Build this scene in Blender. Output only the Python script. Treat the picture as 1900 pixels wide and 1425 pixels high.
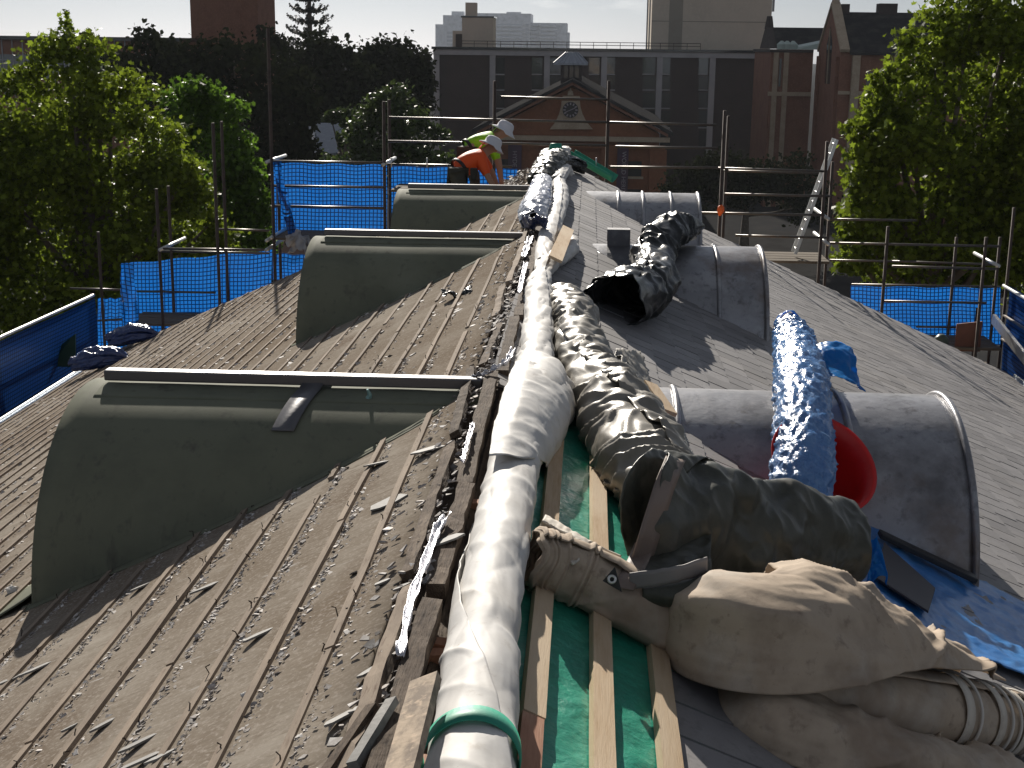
import bpy, math, random
import numpy as np
from mathutils import Vector, Matrix, noise as mn

random.seed(7); np.random.seed(7)
for o in list(bpy.data.objects): bpy.data.objects.remove(o, do_unlink=True)
scn = bpy.context.scene
COL = scn.collection
PI = math.pi
rnd = random.uniform

# ------------------------------------------------------------------ camera
FPX = 2557.0                       # focal length in photo pixels (photo 1900 x 1425)
ZR = 16.0                          # ridge height above the street
YAW, PITCH, ROLL = math.radians(2.9876), math.radians(13.7295), math.radians(0.7)
CAM = np.array([0.47, 0.0, ZR + 1.65])
_fw = np.array([-math.sin(YAW)*math.cos(PITCH), math.cos(YAW)*math.cos(PITCH), -math.sin(PITCH)])
_rt = np.array([math.cos(YAW), math.sin(YAW), 0.0]); _up = np.cross(_rt, _fw)
_rt, _up = _rt*math.cos(ROLL) + _up*math.sin(ROLL), _up*math.cos(ROLL) - _rt*math.sin(ROLL)
cd = bpy.data.cameras.new('camera'); cam = bpy.data.objects.new('camera', cd); COL.objects.link(cam)
cd.sensor_width = 36.0; cd.lens = FPX/1900*36.0; cd.clip_start = 0.05; cd.clip_end = 6000
cam.matrix_world = Matrix(((_rt[0], _up[0], -_fw[0], CAM[0]), (_rt[1], _up[1], -_fw[1], CAM[1]),
                           (_rt[2], _up[2], -_fw[2], CAM[2]), (0, 0, 0, 1)))
scn.camera = cam
# ------------------------------------------------------------------ sky, sun, exposure
SUN_EL, SUN_AZ = math.radians(25.5), math.radians(-13)     # ahead of the camera, a little to the left
w = bpy.data.worlds.new('World'); scn.world = w; w.use_nodes = True
nt = w.node_tree; nt.nodes.clear()
wo = nt.nodes.new('ShaderNodeOutputWorld'); bg = nt.nodes.new('ShaderNodeBackground')
sky = nt.nodes.new('ShaderNodeTexSky'); sky.sky_type = 'NISHITA'; sky.sun_disc = False
sky.sun_elevation = SUN_EL; sky.sun_rotation = SUN_AZ
sky.air_density = .9; sky.dust_density = .35; sky.ozone_density = 2.5
tc = nt.nodes.new('ShaderNodeTexCoord'); mp = nt.nodes.new('ShaderNodeMapping')
mp.inputs['Scale'].default_value = (2.2, 2.2, 9.0); mp.inputs['Location'].default_value = (0.35, 0.1, 0.2)
nz = nt.nodes.new('ShaderNodeTexNoise'); nz.inputs['Scale'].default_value = 2.6; nz.inputs['Detail'].default_value = 8; nz.inputs['Roughness'].default_value = .58
rp = nt.nodes.new('ShaderNodeValToRGB'); rp.color_ramp.elements[0].position = .54; rp.color_ramp.elements[1].position = .62
mx = nt.nodes.new('ShaderNodeMix'); mx.data_type = 'RGBA'
cl = nt.nodes.new('ShaderNodeRGB'); cl.outputs[0].default_value = (14.5, 14.5, 14.2, 1)
ml = nt.nodes.new('ShaderNodeMath'); ml.operation = 'MULTIPLY'; ml.inputs[1].default_value = .6
nt.links.new(tc.outputs['Generated'], mp.inputs['Vector']); nt.links.new(mp.outputs[0], nz.inputs['Vector'])
nt.links.new(nz.outputs['Fac'], rp.inputs[0]); nt.links.new(rp.outputs[0], ml.inputs[0]); nt.links.new(ml.outputs[0], mx.inputs[0])
hs = nt.nodes.new('ShaderNodeHueSaturation'); hs.inputs['Saturation'].default_value = .38; hs.inputs['Value'].default_value = .68
tn = nt.nodes.new('ShaderNodeMix'); tn.data_type = 'RGBA'; tn.blend_type = 'MULTIPLY'; tn.inputs[0].default_value = 1; tn.inputs[7].default_value = (.905,.98,1.12,1)
nt.links.new(sky.outputs[0], hs.inputs['Color']); nt.links.new(hs.outputs[0], tn.inputs[6]); nt.links.new(tn.outputs[2], mx.inputs[6]); nt.links.new(cl.outputs[0], mx.inputs[7])
nt.links.new(mx.outputs[2], bg.inputs[0]); bg.inputs[1].default_value = 0.05
nt.links.new(bg.outputs[0], wo.inputs[0])
sl = bpy.data.lights.new('sun', 'SUN'); sl.energy = 5.0; sl.angle = math.radians(0.53); sl.color = (1.0, .93, .83)
so = bpy.data.objects.new('sun', sl); COL.objects.link(so)
sdir = Vector((math.sin(SUN_AZ)*math.cos(SUN_EL), math.cos(SUN_AZ)*math.cos(SUN_EL), math.sin(SUN_EL)))
so.rotation_euler = sdir.to_track_quat('Z', 'Y').to_euler(); so.location = (0, 0, 60)
scn.view_settings.view_transform = 'Standard'; scn.view_settings.look = 'None'
scn.view_settings.exposure = 0.4; scn.view_settings.gamma = 1.0
try: scn.view_settings.use_curve_mapping = False
except Exception: pass
scn.cycles.use_denoising = True; scn.cycles.max_bounces = 8; scn.cycles.transparent_max_bounces = 16
scn.cycles.caustics_reflective = False; scn.cycles.caustics_refractive = False

# ------------------------------------------------------------------ surveying helpers: photo pixel -> point on a real surface
T = 0.45                           # roof pitch (rise over run)
def _ray(px, py): return _fw*FPX + _rt*(px - 950) + _up*(712.5 - py)
def _hit(px, py, n, p0):
    d = _ray(px, py); n = np.array(n, float); t = ((np.array(p0) - CAM)@n)/(d@n); return Vector(CAM + d*t)
def PL(px, py, h=0): return _hit(px, py, (-T, 0, 1), (0, 0, ZR + h))
def PR(px, py, h=0): return _hit(px, py, (T, 0, 1), (0, 0, ZR + h))
def PY(px, py, y): return _hit(px, py, (0, 1, 0), (0, y, 0))
def PZ(px, py, dz): return _hit(px, py, (0, 0, 1), (0, 0, ZR + dz))
def PX(px, py, x): return _hit(px, py, (1, 0, 0), (x, 0, 0))

# ------------------------------------------------------------------ materials
MATS = {}
def M(name, base, rough=.6, metal=0.0, spec=.5, var=(), bump=(), trans=0.0, coat=0.0, rand=0.0, sheen=0.0):
    """var: (scale, colour, lo, hi[, (sx,sy,sz)]); bump: (scale, strength, dist[, (sx,sy,sz)])"""
    if name in MATS: return MATS[name]
    m = bpy.data.materials.new(name); m.use_nodes = True; t = m.node_tree; b = t.nodes['Principled BSDF']
    N, Lk = t.nodes.new, t.links.new
    tcn = N('ShaderNodeTexCoord')
    def coords(st):
        if st is None: return tcn.outputs['Object']
        mpn = N('ShaderNodeMapping'); mpn.inputs['Scale'].default_value = st
        Lk(tcn.outputs['Object'], mpn.inputs[0]); return mpn.outputs[0]
    c = N('ShaderNodeRGB'); c.outputs[0].default_value = (*base, 1); cur = c.outputs[0]
    for i, v in enumerate(var):
        n = N('ShaderNodeTexNoise'); n.inputs['Scale'].default_value = v[0]; n.inputs['Detail'].default_value = 6; n.inputs['Roughness'].default_value = .62
        Lk(coords(v[4] if len(v) > 4 else None), n.inputs['Vector'])
        r = N('ShaderNodeMapRange'); r.inputs[1].default_value = v[2]; r.inputs[2].default_value = v[3]; Lk(n.outputs['Fac'], r.inputs[0])
        x = N('ShaderNodeMix'); x.data_type = 'RGBA'; Lk(r.outputs[0], x.inputs[0]); Lk(cur, x.inputs[6]); x.inputs[7].default_value = (*v[1], 1); cur = x.outputs[2]
    if rand:
        g = N('ShaderNodeNewGeometry'); oi = N('ShaderNodeObjectInfo'); a = N('ShaderNodeMath'); a.operation = 'ADD'
        Lk(g.outputs['Random Per Island'], a.inputs[0]); Lk(oi.outputs['Random'], a.inputs[1])
        f = N('ShaderNodeMath'); f.operation = 'FRACT'; Lk(a.outputs[0], f.inputs[0])
        r = N('ShaderNodeMapRange'); r.inputs[3].default_value = 1 - rand; r.inputs[4].default_value = 1 + rand; Lk(f.outputs[0], r.inputs[0])
        x = N('ShaderNodeVectorMath'); x.operation = 'SCALE'; Lk(cur, x.inputs[0]); Lk(r.outputs[0], x.inputs['Scale']); cur = x.outputs[0]
    Lk(cur, b.inputs['Base Color'])
    b.inputs['Roughness'].default_value = rough; b.inputs['Metallic'].default_value = metal
    b.inputs['Specular IOR Level'].default_value = spec
    if spec <= .1: b.inputs['IOR'].default_value = 1.0      # dusty, matt surfaces
    if coat: b.inputs['Coat Weight'].default_value = coat; b.inputs['Coat Roughness'].default_value = .2
    prev = None
    for i, q in enumerate(bump):
        n = N('ShaderNodeTexNoise'); n.inputs['Scale'].default_value = q[0]; n.inputs['Detail'].default_value = 5
        if len(q) > 4: n.noise_type = 'RIDGED_MULTIFRACTAL'; n.inputs['Detail'].default_value = 2
        Lk(coords(q[3] if len(q) > 3 else None), n.inputs['Vector'])
        bp = N('ShaderNodeBump'); bp.inputs['Strength'].default_value = q[1]; bp.inputs['Distance'].default_value = q[2]
        Lk(n.outputs['Fac'], bp.inputs['Height'])
        if prev: Lk(prev, bp.inputs['Normal'])
        prev = bp.outputs[0]
    if prev: Lk(prev, b.inputs['Normal'])
    if trans:
        tr = N('ShaderNodeBsdfTranslucent'); Lk(cur, tr.inputs[0])
        if prev: Lk(prev, tr.inputs['Normal'])
        ms = N('ShaderNodeMixShader'); ms.inputs[0].default_value = trans
        Lk(b.outputs[0], ms.inputs[1]); Lk(tr.outputs[0], ms.inputs[2]); Lk(ms.outputs[0], t.nodes['Material Output'].inputs[0])
    MATS[name] = m; return m

slate_m = M('slate', (.205,.197,.20), .65, var=[(3.0,(.25,.24,.24),.45,.7), (30,(.15,.145,.145),.5,.75), (1.1,(.235,.22,.21),.5,.7), (.5,(.175,.168,.17),.5,.65)], bump=[(60,.2,.003),(14,.25,.005)], rand=.2)
deck_m = M('stripped roof boards', (.27,.238,.198), .95, spec=.1, var=[
    (5,(.34,.305,.26),.42,.66,(.5,2.2,.5)), (2.2,(.18,.145,.115),.48,.66,(1,.5,1)), (22,(.17,.14,.11),.54,.74,(.35,2,.35)), (.35,(.19,.155,.12),.45,.62), (9,(.46,.445,.43),.65,.73,(.45,2.6,.45)), (60,(.35,.31,.27),.5,.7)],
    bump=[(40,.25,.004),(170,.2,.002),(9,.3,.008,(.5,2,.5))])
batten_old = M('old roof batten', (.235,.19,.15), .9, spec=.2, var=[(6,(.31,.25,.195),.4,.65,(3,.4,3)), (25,(.13,.09,.065),.55,.75,(3,.5,3))], bump=[(60,.6,.004,(4,.3,4))], rand=.14)
timber_dark = M('weathered ridge timber', (.105,.078,.058), .9, spec=.25, var=[(7,(.18,.14,.105),.45,.7,(3,.4,3)), (30,(.04,.03,.024),.5,.7,(3,.5,3))], bump=[(50,.8,.008,(4,.3,4)),(9,.5,.02)], rand=.18)
timber_new = M('new pine batten', (.55,.40,.25), .75, spec=.3, var=[(14,(.42,.27,.14),.45,.7,(5,.35,5)), (3,(.62,.49,.34),.4,.65,(2,.4,2)), (30,(.30,.19,.10),.66,.78,(4,.5,4))], bump=[(50,.4,.003,(5,.3,5))], rand=.10)
timber_red = M('reddish hardwood batten', (.42,.22,.14), .75, spec=.3, var=[(14,(.33,.16,.10),.45,.7,(5,.35,5)), (4,(.5,.33,.23),.5,.7,(2,.4,2))], bump=[(50,.4,.003,(5,.3,5))])
membrane_m = M('green roof membrane', (.025,.30,.20), .38, spec=.5, var=[(7,(.02,.22,.15),.45,.7), (30,(.05,.38,.27),.55,.75)], bump=[(11,.7,.02),(45,.35,.006)])
rubble_m = M('slate rubble', (.36,.325,.30), .7, var=[(30,(.58,.56,.54),.5,.62),(9,(.24,.20,.17),.5,.7)], rand=.5)
shard_m = M('broken slate', (.21,.205,.195), .7, var=[(12,(.29,.28,.26),.45,.65),(40,(.18,.17,.16),.5,.7)], bump=[(50,.4,.003)], rand=.2)
leadfoil_m = M('bright torn lead', (.60,.60,.64), .42, metal=.7, var=[(14,(.45,.44,.46),.55,.75)], bump=[(25,.8,.012),(80,.4,.004)])
lead_m = M('milled lead sheet', (.31,.31,.325), .35, metal=.35, spec=.5, var=[(3,(.42,.42,.435),.45,.7), (1.6,(.15,.145,.15),.5,.68), (16,(.15,.15,.16),.55,.75), (1.1,(.17,.125,.095),.55,.72), (2.5,(.15,.14,.14),.58,.72,(3,3,.25))], bump=[(7,.25,.02),(40,.15,.004)])
leaddark_m = M('dark lead', (.10,.10,.11), .5, metal=.3, var=[(10,(.16,.16,.17),.5,.7)], bump=[(30,.3,.006)])
green_paint = M('grey green painted sheet', (.165,.172,.125), .78, spec=.12, var=[(3,(.135,.142,.105),.45,.7), (14,(.11,.115,.092),.6,.75), (1.2,(.19,.20,.15),.5,.7), (2.5,(.10,.10,.08),.58,.72,(3,3,.25))], bump=[(5,.12,.012),(120,.15,.0015)])
white_canvas = M('white canvas', (.66,.645,.62), .62, spec=.25, var=[(4,(.55,.53,.50),.48,.68), (16,(.44,.41,.37),.60,.76), (60,(.40,.37,.33),.66,.78)], bump=[(4,.22,.010,(1,1,1),1),(8,.2,.008),(30,.12,.003),(500,.08,.0006)])
beige_canvas = M('dirty beige canvas', (.46,.37,.28), .8, spec=.25, var=[(5,(.33,.26,.195),.45,.68), (18,(.24,.185,.14),.56,.74), (2.2,(.50,.44,.37),.5,.68), (1.3,(.30,.225,.165),.52,.66), (70,(.24,.18,.13),.66,.8)], bump=[(3.2,.6,.025,(1,1,1),1),(8,.4,.012),(34,.2,.004),(600,.12,.0007)])
hem_beige = M('pale canvas hem', (.60,.55,.47), .7, var=[(14,(.42,.36,.29),.5,.72)], bump=[(40,.3,.004)])
silver_tarp = M('silver grey tarpaulin', (.25,.23,.195), .42, metal=.12, spec=.42, var=[(6,(.18,.165,.135),.5,.7)], bump=[(7,.22,.010),(36,.25,.003),(140,.2,.0012)])
olive_tarp = M('olive tarpaulin', (.055,.057,.045), .42, spec=.4, var=[(5,(.075,.075,.06),.45,.68), (25,(.04,.042,.034),.5,.7)], bump=[(3.6,.5,.016,(1,1,1),1),(8,.35,.010),(36,.35,.005),(200,.15,.001)])
hem_brown = M('brown tarp hem', (.20,.155,.13), .6, var=[(10,(.14,.11,.095),.5,.7)], bump=[(30,.3,.004)])
black_tarp = M('black tarpaulin', (.018,.020,.020), .30, metal=0.0, spec=.38, var=[(9,(.055,.057,.055),.5,.7)], bump=[(12,.5,.014),(45,.45,.005),(160,.25,.0015)])
blue_tarp = M('blue tarpaulin', (.09,.24,.54), .24, spec=.9, var=[(9,(.17,.34,.62),.45,.7), (30,(.03,.12,.38),.55,.75)], bump=[(18,.7,.02),(60,.75,.008),(190,.35,.002)], trans=.12)
blue_sheet = M('flat blue tarpaulin', (.03,.17,.47), .35, spec=.6, var=[(5,(.045,.23,.56),.45,.7), (26,(.02,.12,.36),.58,.75)], bump=[(8,.5,.02),(34,.4,.006)])
navy_tarp = M('navy plastic', (.02,.045,.16), .28, spec=.8, var=[(9,(.03,.07,.22),.5,.7)], bump=[(20,.6,.02),(60,.4,.006)])
clear_blue = M('thin blue plastic', (.02,.30,.72), .3, trans=.55, bump=[(20,.5,.01)])
clear_white = M('crumpled clear plastic', (.58,.58,.60), .25, trans=.35, bump=[(14,.8,.02)])
green_strap = M('green webbing strap', (.03,.30,.20), .55, bump=[(90,.3,.002)])
red_plastic = M('red plastic tub', (.68,.012,.012), .35, spec=.5, trans=.15, var=[(12,(.58,.01,.01),.5,.7)])
green_metal = M('green gutter', (.02,.26,.17), .4, bump=[(20,.2,.004)])
tube_m = M('galvanised tube', (.10,.09,.08), .42, metal=.6, var=[(8,(.12,.085,.06),.5,.68), (30,(.2,.16,.13),.55,.75)], bump=[(50,.25,.003)])
tube_dark = M('rusty scaffold post', (.085,.06,.048), .7, metal=.3, var=[(9,(.05,.035,.03),.45,.7), (30,(.14,.09,.06),.6,.75)], bump=[(40,.3,.003)])
plank_m = M('scaffold plank', (.17,.145,.115), .9, spec=.15, var=[(8,(.11,.09,.07),.45,.7,(.5,3,3))], bump=[(30,.4,.004,(.5,4,4))], rand=.15)
alu_m = M('aluminium', (.62,.62,.60), .38, metal=.8, var=[(12,(.45,.45,.43),.5,.7)])
brick_dark = M('dark brick', (.062,.050,.047), .85, spec=.25, var=[(.5,(.052,.042,.04),.45,.65), (6,(.078,.062,.057),.5,.7)], bump=[(8,.3,.02)])
brick_red = M('red brown brick', (.24,.115,.075), .9, spec=.2, var=[(.6,(.195,.09,.06),.45,.65), (5,(.29,.15,.10),.5,.7)], bump=[(9,.3,.02)])
brick_orange = M('orange sandstock brick', (.235,.097,.05), .9, spec=.2, var=[(.7,(.19,.078,.04),.45,.65), (5,(.27,.12,.063),.5,.7)], bump=[(9,.3,.02)])
sandstone = M('sandstone', (.43,.34,.245), .9, spec=.2, var=[(.8,(.35,.27,.19),.45,.65),(6,(.48,.39,.29),.5,.7)], bump=[(9,.3,.02)])
concrete_m = M('pale concrete', (.40,.40,.40), .85, spec=.25, var=[(.5,(.34,.34,.345),.45,.65)], bump=[(6,.2,.02)])
beige_conc = M('beige concrete', (.58,.50,.40), .9, spec=.2, var=[(.25,(.52,.45,.36),.45,.65),(2.5,(.60,.52,.42),.5,.7)], bump=[(6,.2,.02)])
beige_dark = M('darker concrete strip', (.30,.27,.22), .9, var=[(.5,(.27,.24,.195),.45,.65)])
glass_m = M('reflective window glass', (.09,.10,.11), .06, spec=.9, metal=.35, bump=[(1.6,.12,.05)])
glass_dark = M('dark window glass', (.022,.026,.03), .12, spec=.6)
apt_m = M('haze paled apartment concrete', (.62,.64,.68), .85, var=[(.2,(.45,.47,.5),.45,.65)])  # lightened so the colour carries part of the distant haze
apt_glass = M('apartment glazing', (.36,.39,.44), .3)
dark_slate = M('far dark slate roof', (.035,.035,.037), 1.0, spec=0.0, var=[(.7,(.06,.058,.055),.45,.65)])
lead_far = M('far lead roof', (.30,.32,.36), .5, metal=.2, var=[(1.5,(.38,.40,.44),.5,.7,(3,3,.3))])
bark_m = M('bark', (.10,.08,.06), .95, var=[(6,(.17,.145,.115),.5,.7)], bump=[(12,.6,.03)])
leaf_plane = M('plane tree leaf', (.145,.195,.017), .5, spec=.2, trans=.55, rand=.55)
leaf_green = M('green maple leaf', (.085,.16,.016), .5, spec=.2, trans=.55, rand=.5)
leaf_fig = M('dark fig leaf', (.022,.027,.012), .75, spec=.07, trans=.12, rand=.4)
leaf_mid = M('mid green leaf', (.05,.075,.018), .5, spec=.4, trans=.3, rand=.4)
leaf_pine = M('pine needles', (.022,.030,.020), .6, trans=.1, rand=.3)
asphalt_m = M('asphalt', (.04,.04,.041), .95, spec=.1, var=[(.4,(.05,.049,.048),.45,.65)], bump=[(30,.3,.01)])
paving_m = M('paving', (.045,.044,.043), .95, spec=.03, var=[(.3,(.035,.034,.033),.45,.65)], bump=[(10,.2,.01)])  # darkened: the colour stands in for tree shade on the forecourt
skin_m = M('skin', (.42,.22,.145), .5)
hivis_orange = M('orange high visibility shirt', (.95,.11,.012), .6, trans=.12, bump=[(25,.4,.012)])
hivis_lime = M('lime high visibility shirt', (.34,.72,.008), .6, trans=.12, bump=[(25,.4,.012)])
trouser_m = M('dark work trousers', (.055,.052,.045), .85, bump=[(25,.4,.012)])
hat_m = M('white cotton hat', (.62,.62,.66), .8, bump=[(40,.2,.004)])
purple_m = M('purple banner', (.085,.045,.075), .8, var=[(.8,(.06,.05,.06),.45,.65)])
letter_m = M('banner lettering', (.34,.30,.32), .8)
nail_m = M('rusty nail', (.05,.032,.024), .7, metal=.4)
orange_m = M('orange marker', (.85,.14,.02), .6)
green_board = M('dark green plastic sheet', (.012,.045,.02), .5)
copper_m = M('rust red plate', (.21,.09,.06), .7, var=[(4,(.15,.07,.05),.45,.7)])

def mesh_material(nm, c0, c1, tf):
    """blue debris cloth: translucent weave with a darker reinforcement grid"""
    m = bpy.data.materials.new(nm); m.use_nodes = True; t = m.node_tree; t.nodes.remove(t.nodes['Principled BSDF'])
    N, Lk = t.nodes.new, t.links.new
    uv = N('ShaderNodeTexCoord'); sp = N('ShaderNodeSeparateXYZ'); Lk(uv.outputs['UV'], sp.inputs[0])
    fac = []
    for ax in (0, 1):
        a = N('ShaderNodeMath'); a.operation = 'DIVIDE'; a.inputs[1].default_value = .066; Lk(sp.outputs[ax], a.inputs[0])
        f = N('ShaderNodeMath'); f.operation = 'FRACT'; Lk(a.outputs[0], f.inputs[0])
        l = N('ShaderNodeMath'); l.operation = 'LESS_THAN'; l.inputs[1].default_value = .25; Lk(f.outputs[0], l.inputs[0]); fac.append(l.outputs[0])
    mxm = N('ShaderNodeMath'); mxm.operation = 'MAXIMUM'; Lk(fac[0], mxm.inputs[0]); Lk(fac[1], mxm.inputs[1])
    n = N('ShaderNodeTexNoise'); n.inputs['Scale'].default_value = 1.6; Lk(uv.outputs['UV'], n.inputs['Vector'])
    c = N('ShaderNodeMix'); c.data_type = 'RGBA'; c.inputs[6].default_value = c0; c.inputs[7].default_value = c1; Lk(n.outputs['Fac'], c.inputs[0])
    c2 = N('ShaderNodeMix'); c2.data_type = 'RGBA'; Lk(mxm.outputs[0], c2.inputs[0]); Lk(c.outputs[2], c2.inputs[6]); c2.inputs[7].default_value = (c0[0]*.17,c0[1]*.17,c0[2]*.2,1)
    d = N('ShaderNodeBsdfDiffuse'); tr = N('ShaderNodeBsdfTranslucent'); Lk(c2.outputs[2], d.inputs[0]); Lk(c2.outputs[2], tr.inputs[0])
    a = N('ShaderNodeMixShader'); a.inputs[0].default_value = tf; Lk(d.outputs[0], a.inputs[1]); Lk(tr.outputs[0], a.inputs[2])
    g = N('ShaderNodeBsdfGlossy'); g.inputs['Roughness'].default_value = .35; g.inputs[0].default_value = (.8,.9,1,1)
    b = N('ShaderNodeMixShader'); b.inputs[0].default_value = .04; Lk(a.outputs[0], b.inputs[1]); Lk(g.outputs[0], b.inputs[2])
    Lk(b.outputs[0], t.nodes['Material Output'].inputs[0]); return m
mesh_m = mesh_material('blue debris mesh',(.006,.10,.40,1),(.012,.15,.50,1),.62); mesh_navy = mesh_material('navy debris sheet',(.009,.06,.26,1),(.014,.085,.32,1),.4)

# ------------------------------------------------------------------ object helpers
WL = {}                            # world origin of every object made here
def tag(o, label=None, cat=None, group=None, kind=None):
    if label: o['label'] = label
    if cat: o['category'] = cat
    if group: o['group'] = group
    if kind: o['kind'] = kind
    return o
def thing(name, loc, label, cat, group=None):
    o = bpy.data.objects.new(name, None); COL.objects.link(o); o.location = loc; o.empty_display_size = .2
    WL[o.name] = Vector(loc); return tag(o, label, cat, group)
def link(name, me, parent=None, org=None):
    o = bpy.data.objects.new(name, me); COL.objects.link(o)
    if parent is not None:
        o.parent = parent; WL[o.name] = WL[parent.name].copy()
    else:
        o.location = org; WL[o.name] = Vector(org)
    return o
class MB:
    def __init__(s): s.v = []; s.f = []; s.uv = None
    def quad(s, a, b, c, d): i = len(s.v); s.v += [tuple(a), tuple(b), tuple(c), tuple(d)]; s.f.append((i, i+1, i+2, i+3)); return s
    def tri(s, a, b, c): i = len(s.v); s.v += [tuple(a), tuple(b), tuple(c)]; s.f.append((i, i+1, i+2)); return s
    def poly(s, pts): i = len(s.v); s.v += [tuple(p) for p in pts]; s.f.append(tuple(range(i, i+len(pts)))); return s
    def hexa(s, p):                # 8 corners: bottom 4, top 4
        i = len(s.v); s.v += [tuple(q) for q in p]
        s.f += [(i+3, i+2, i+1, i), (i+4, i+5, i+6, i+7)] + [(i+k, i+(k+1) % 4, i+4+(k+1) % 4, i+4+k) for k in range(4)]; return s
    def box(s, x0, x1, y0, y1, z0, z1):
        return s.hexa([(x0,y0,z0),(x1,y0,z0),(x1,y1,z0),(x0,y1,z0),(x0,y0,z1),(x1,y0,z1),(x1,y1,z1),(x0,y1,z1)])
    def prism(s, pts, d):          # polygon extruded by vector d
        i = len(s.v); n = len(pts); d = Vector(d); s.v += [tuple(p) for p in pts] + [tuple(Vector(p) + d) for p in pts]
        s.f += [tuple(range(i+n-1, i-1, -1)), tuple(range(i+n, i+2*n))] + [(i+k, i+(k+1) % n, i+n+(k+1) % n, i+n+k) for k in range(n)]; return s
    def bar(s, a, b, wd, ht, up=(0, 0, 1)):
        a, b = Vector(a), Vector(b); t = (b-a).normalized(); sd = t.cross(Vector(up)).normalized()*wd/2; u = sd.cross(t).normalized()*ht/2
        return s.hexa([a-sd-u, a+sd-u, b+sd-u, b-sd-u, a-sd+u, a+sd+u, b+sd+u, b-sd+u])
    def tube(s, pts, r, n=8, cap=True):
        pts = [Vector(p) for p in pts]; rs = r if isinstance(r, (list, tuple)) else [r]*len(pts); i0 = len(s.v)
        ref = Vector((0, 0, 1)) if abs((pts[-1]-pts[0]).normalized().z) < .9 else Vector((1, 0, 0))
        for k, p in enumerate(pts):
            t = (pts[min(k+1, len(pts)-1)] - pts[max(k-1, 0)]).normalized(); a = t.cross(ref).normalized(); b = a.cross(t)
            for q in range(n):
                th = 2*PI*q/n; s.v.append(tuple(p + (a*math.cos(th) + b*math.sin(th))*rs[k]))
        for k in range(len(pts)-1):
            for q in range(n):
                s.f.append((i0+k*n+q, i0+k*n+(q+1) % n, i0+(k+1)*n+(q+1) % n, i0+(k+1)*n+q))
        if cap: s.f.append(tuple(range(i0+n-1, i0-1, -1))); s.f.append(tuple(range(i0+(len(pts)-1)*n, i0+len(pts)*n)))
        return s
    def grid(s, rows, close=False):
        i0 = len(s.v); n = len(rows[0])
        for r in rows: s.v += [tuple(p) for p in r]
        for a in range(len(rows)-1):
            for b in range(n if close else n-1):
                c = (b+1) % n; s.f.append((i0+a*n+b, i0+a*n+c, i0+(a+1)*n+c, i0+(a+1)*n+b))
        return s
    def build(s, name, mat, parent=None, org=None, smooth=False, bevel=0, solid=0, auto=None):
        if parent is not None: o0 = WL[parent.name]
        else:
            if org is None:
                a = np.array(s.v); org = ((a[:, 0].min()+a[:, 0].max())/2, (a[:, 1].min()+a[:, 1].max())/2, a[:, 2].min())
            o0 = Vector(org)
        me = bpy.data.meshes.new(name); a = np.array(s.v, float) - np.array(o0)
        me.from_pydata(a.tolist(), [], s.f); me.materials.append(mat)
        if smooth: me.polygons.foreach_set('use_smooth', [True]*len(me.polygons))
        me.update()
        o = link(name, me, parent, o0)
        if bevel:
            bv = o.modifiers.new('bevel', 'BEVEL'); bv.width = bevel; bv.segments = 2; bv.limit_method = 'ANGLE'
        if solid:
            sd = o.modifiers.new('thickness', 'SOLIDIFY'); sd.thickness = solid; sd.offset = 0
        return o
def catmull(P, n):
    """P: list of numpy rows -> n resampled rows along uniform parameter"""
    P = np.array(P, float); k = len(P); out = []
    for i in range(n):
        u = i/(n-1)*(k-1); a = min(int(u), k-2); t = u-a
        p0 = P[a-1] if a > 0 else 2*P[a]-P[a+1]; p1, p2 = P[a], P[a+1]; p3 = P[a+2] if a+2 < k else 2*P[a+1]-P[a]
        out.append(.5*((2*p1)+(-p0+p2)*t+(2*p0-5*p1+4*p2-p3)*t*t+(-p0+3*p1-3*p2+p3)*t**3))
    return np.array(out)
def sstep(x, a, b):
    t = min(1, max(0, (x-a)/(b-a))) if a != b else 0; return t*t*(3-2*t)
def crease(p): return 1 - abs(mn.noise(p))*2.2

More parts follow.
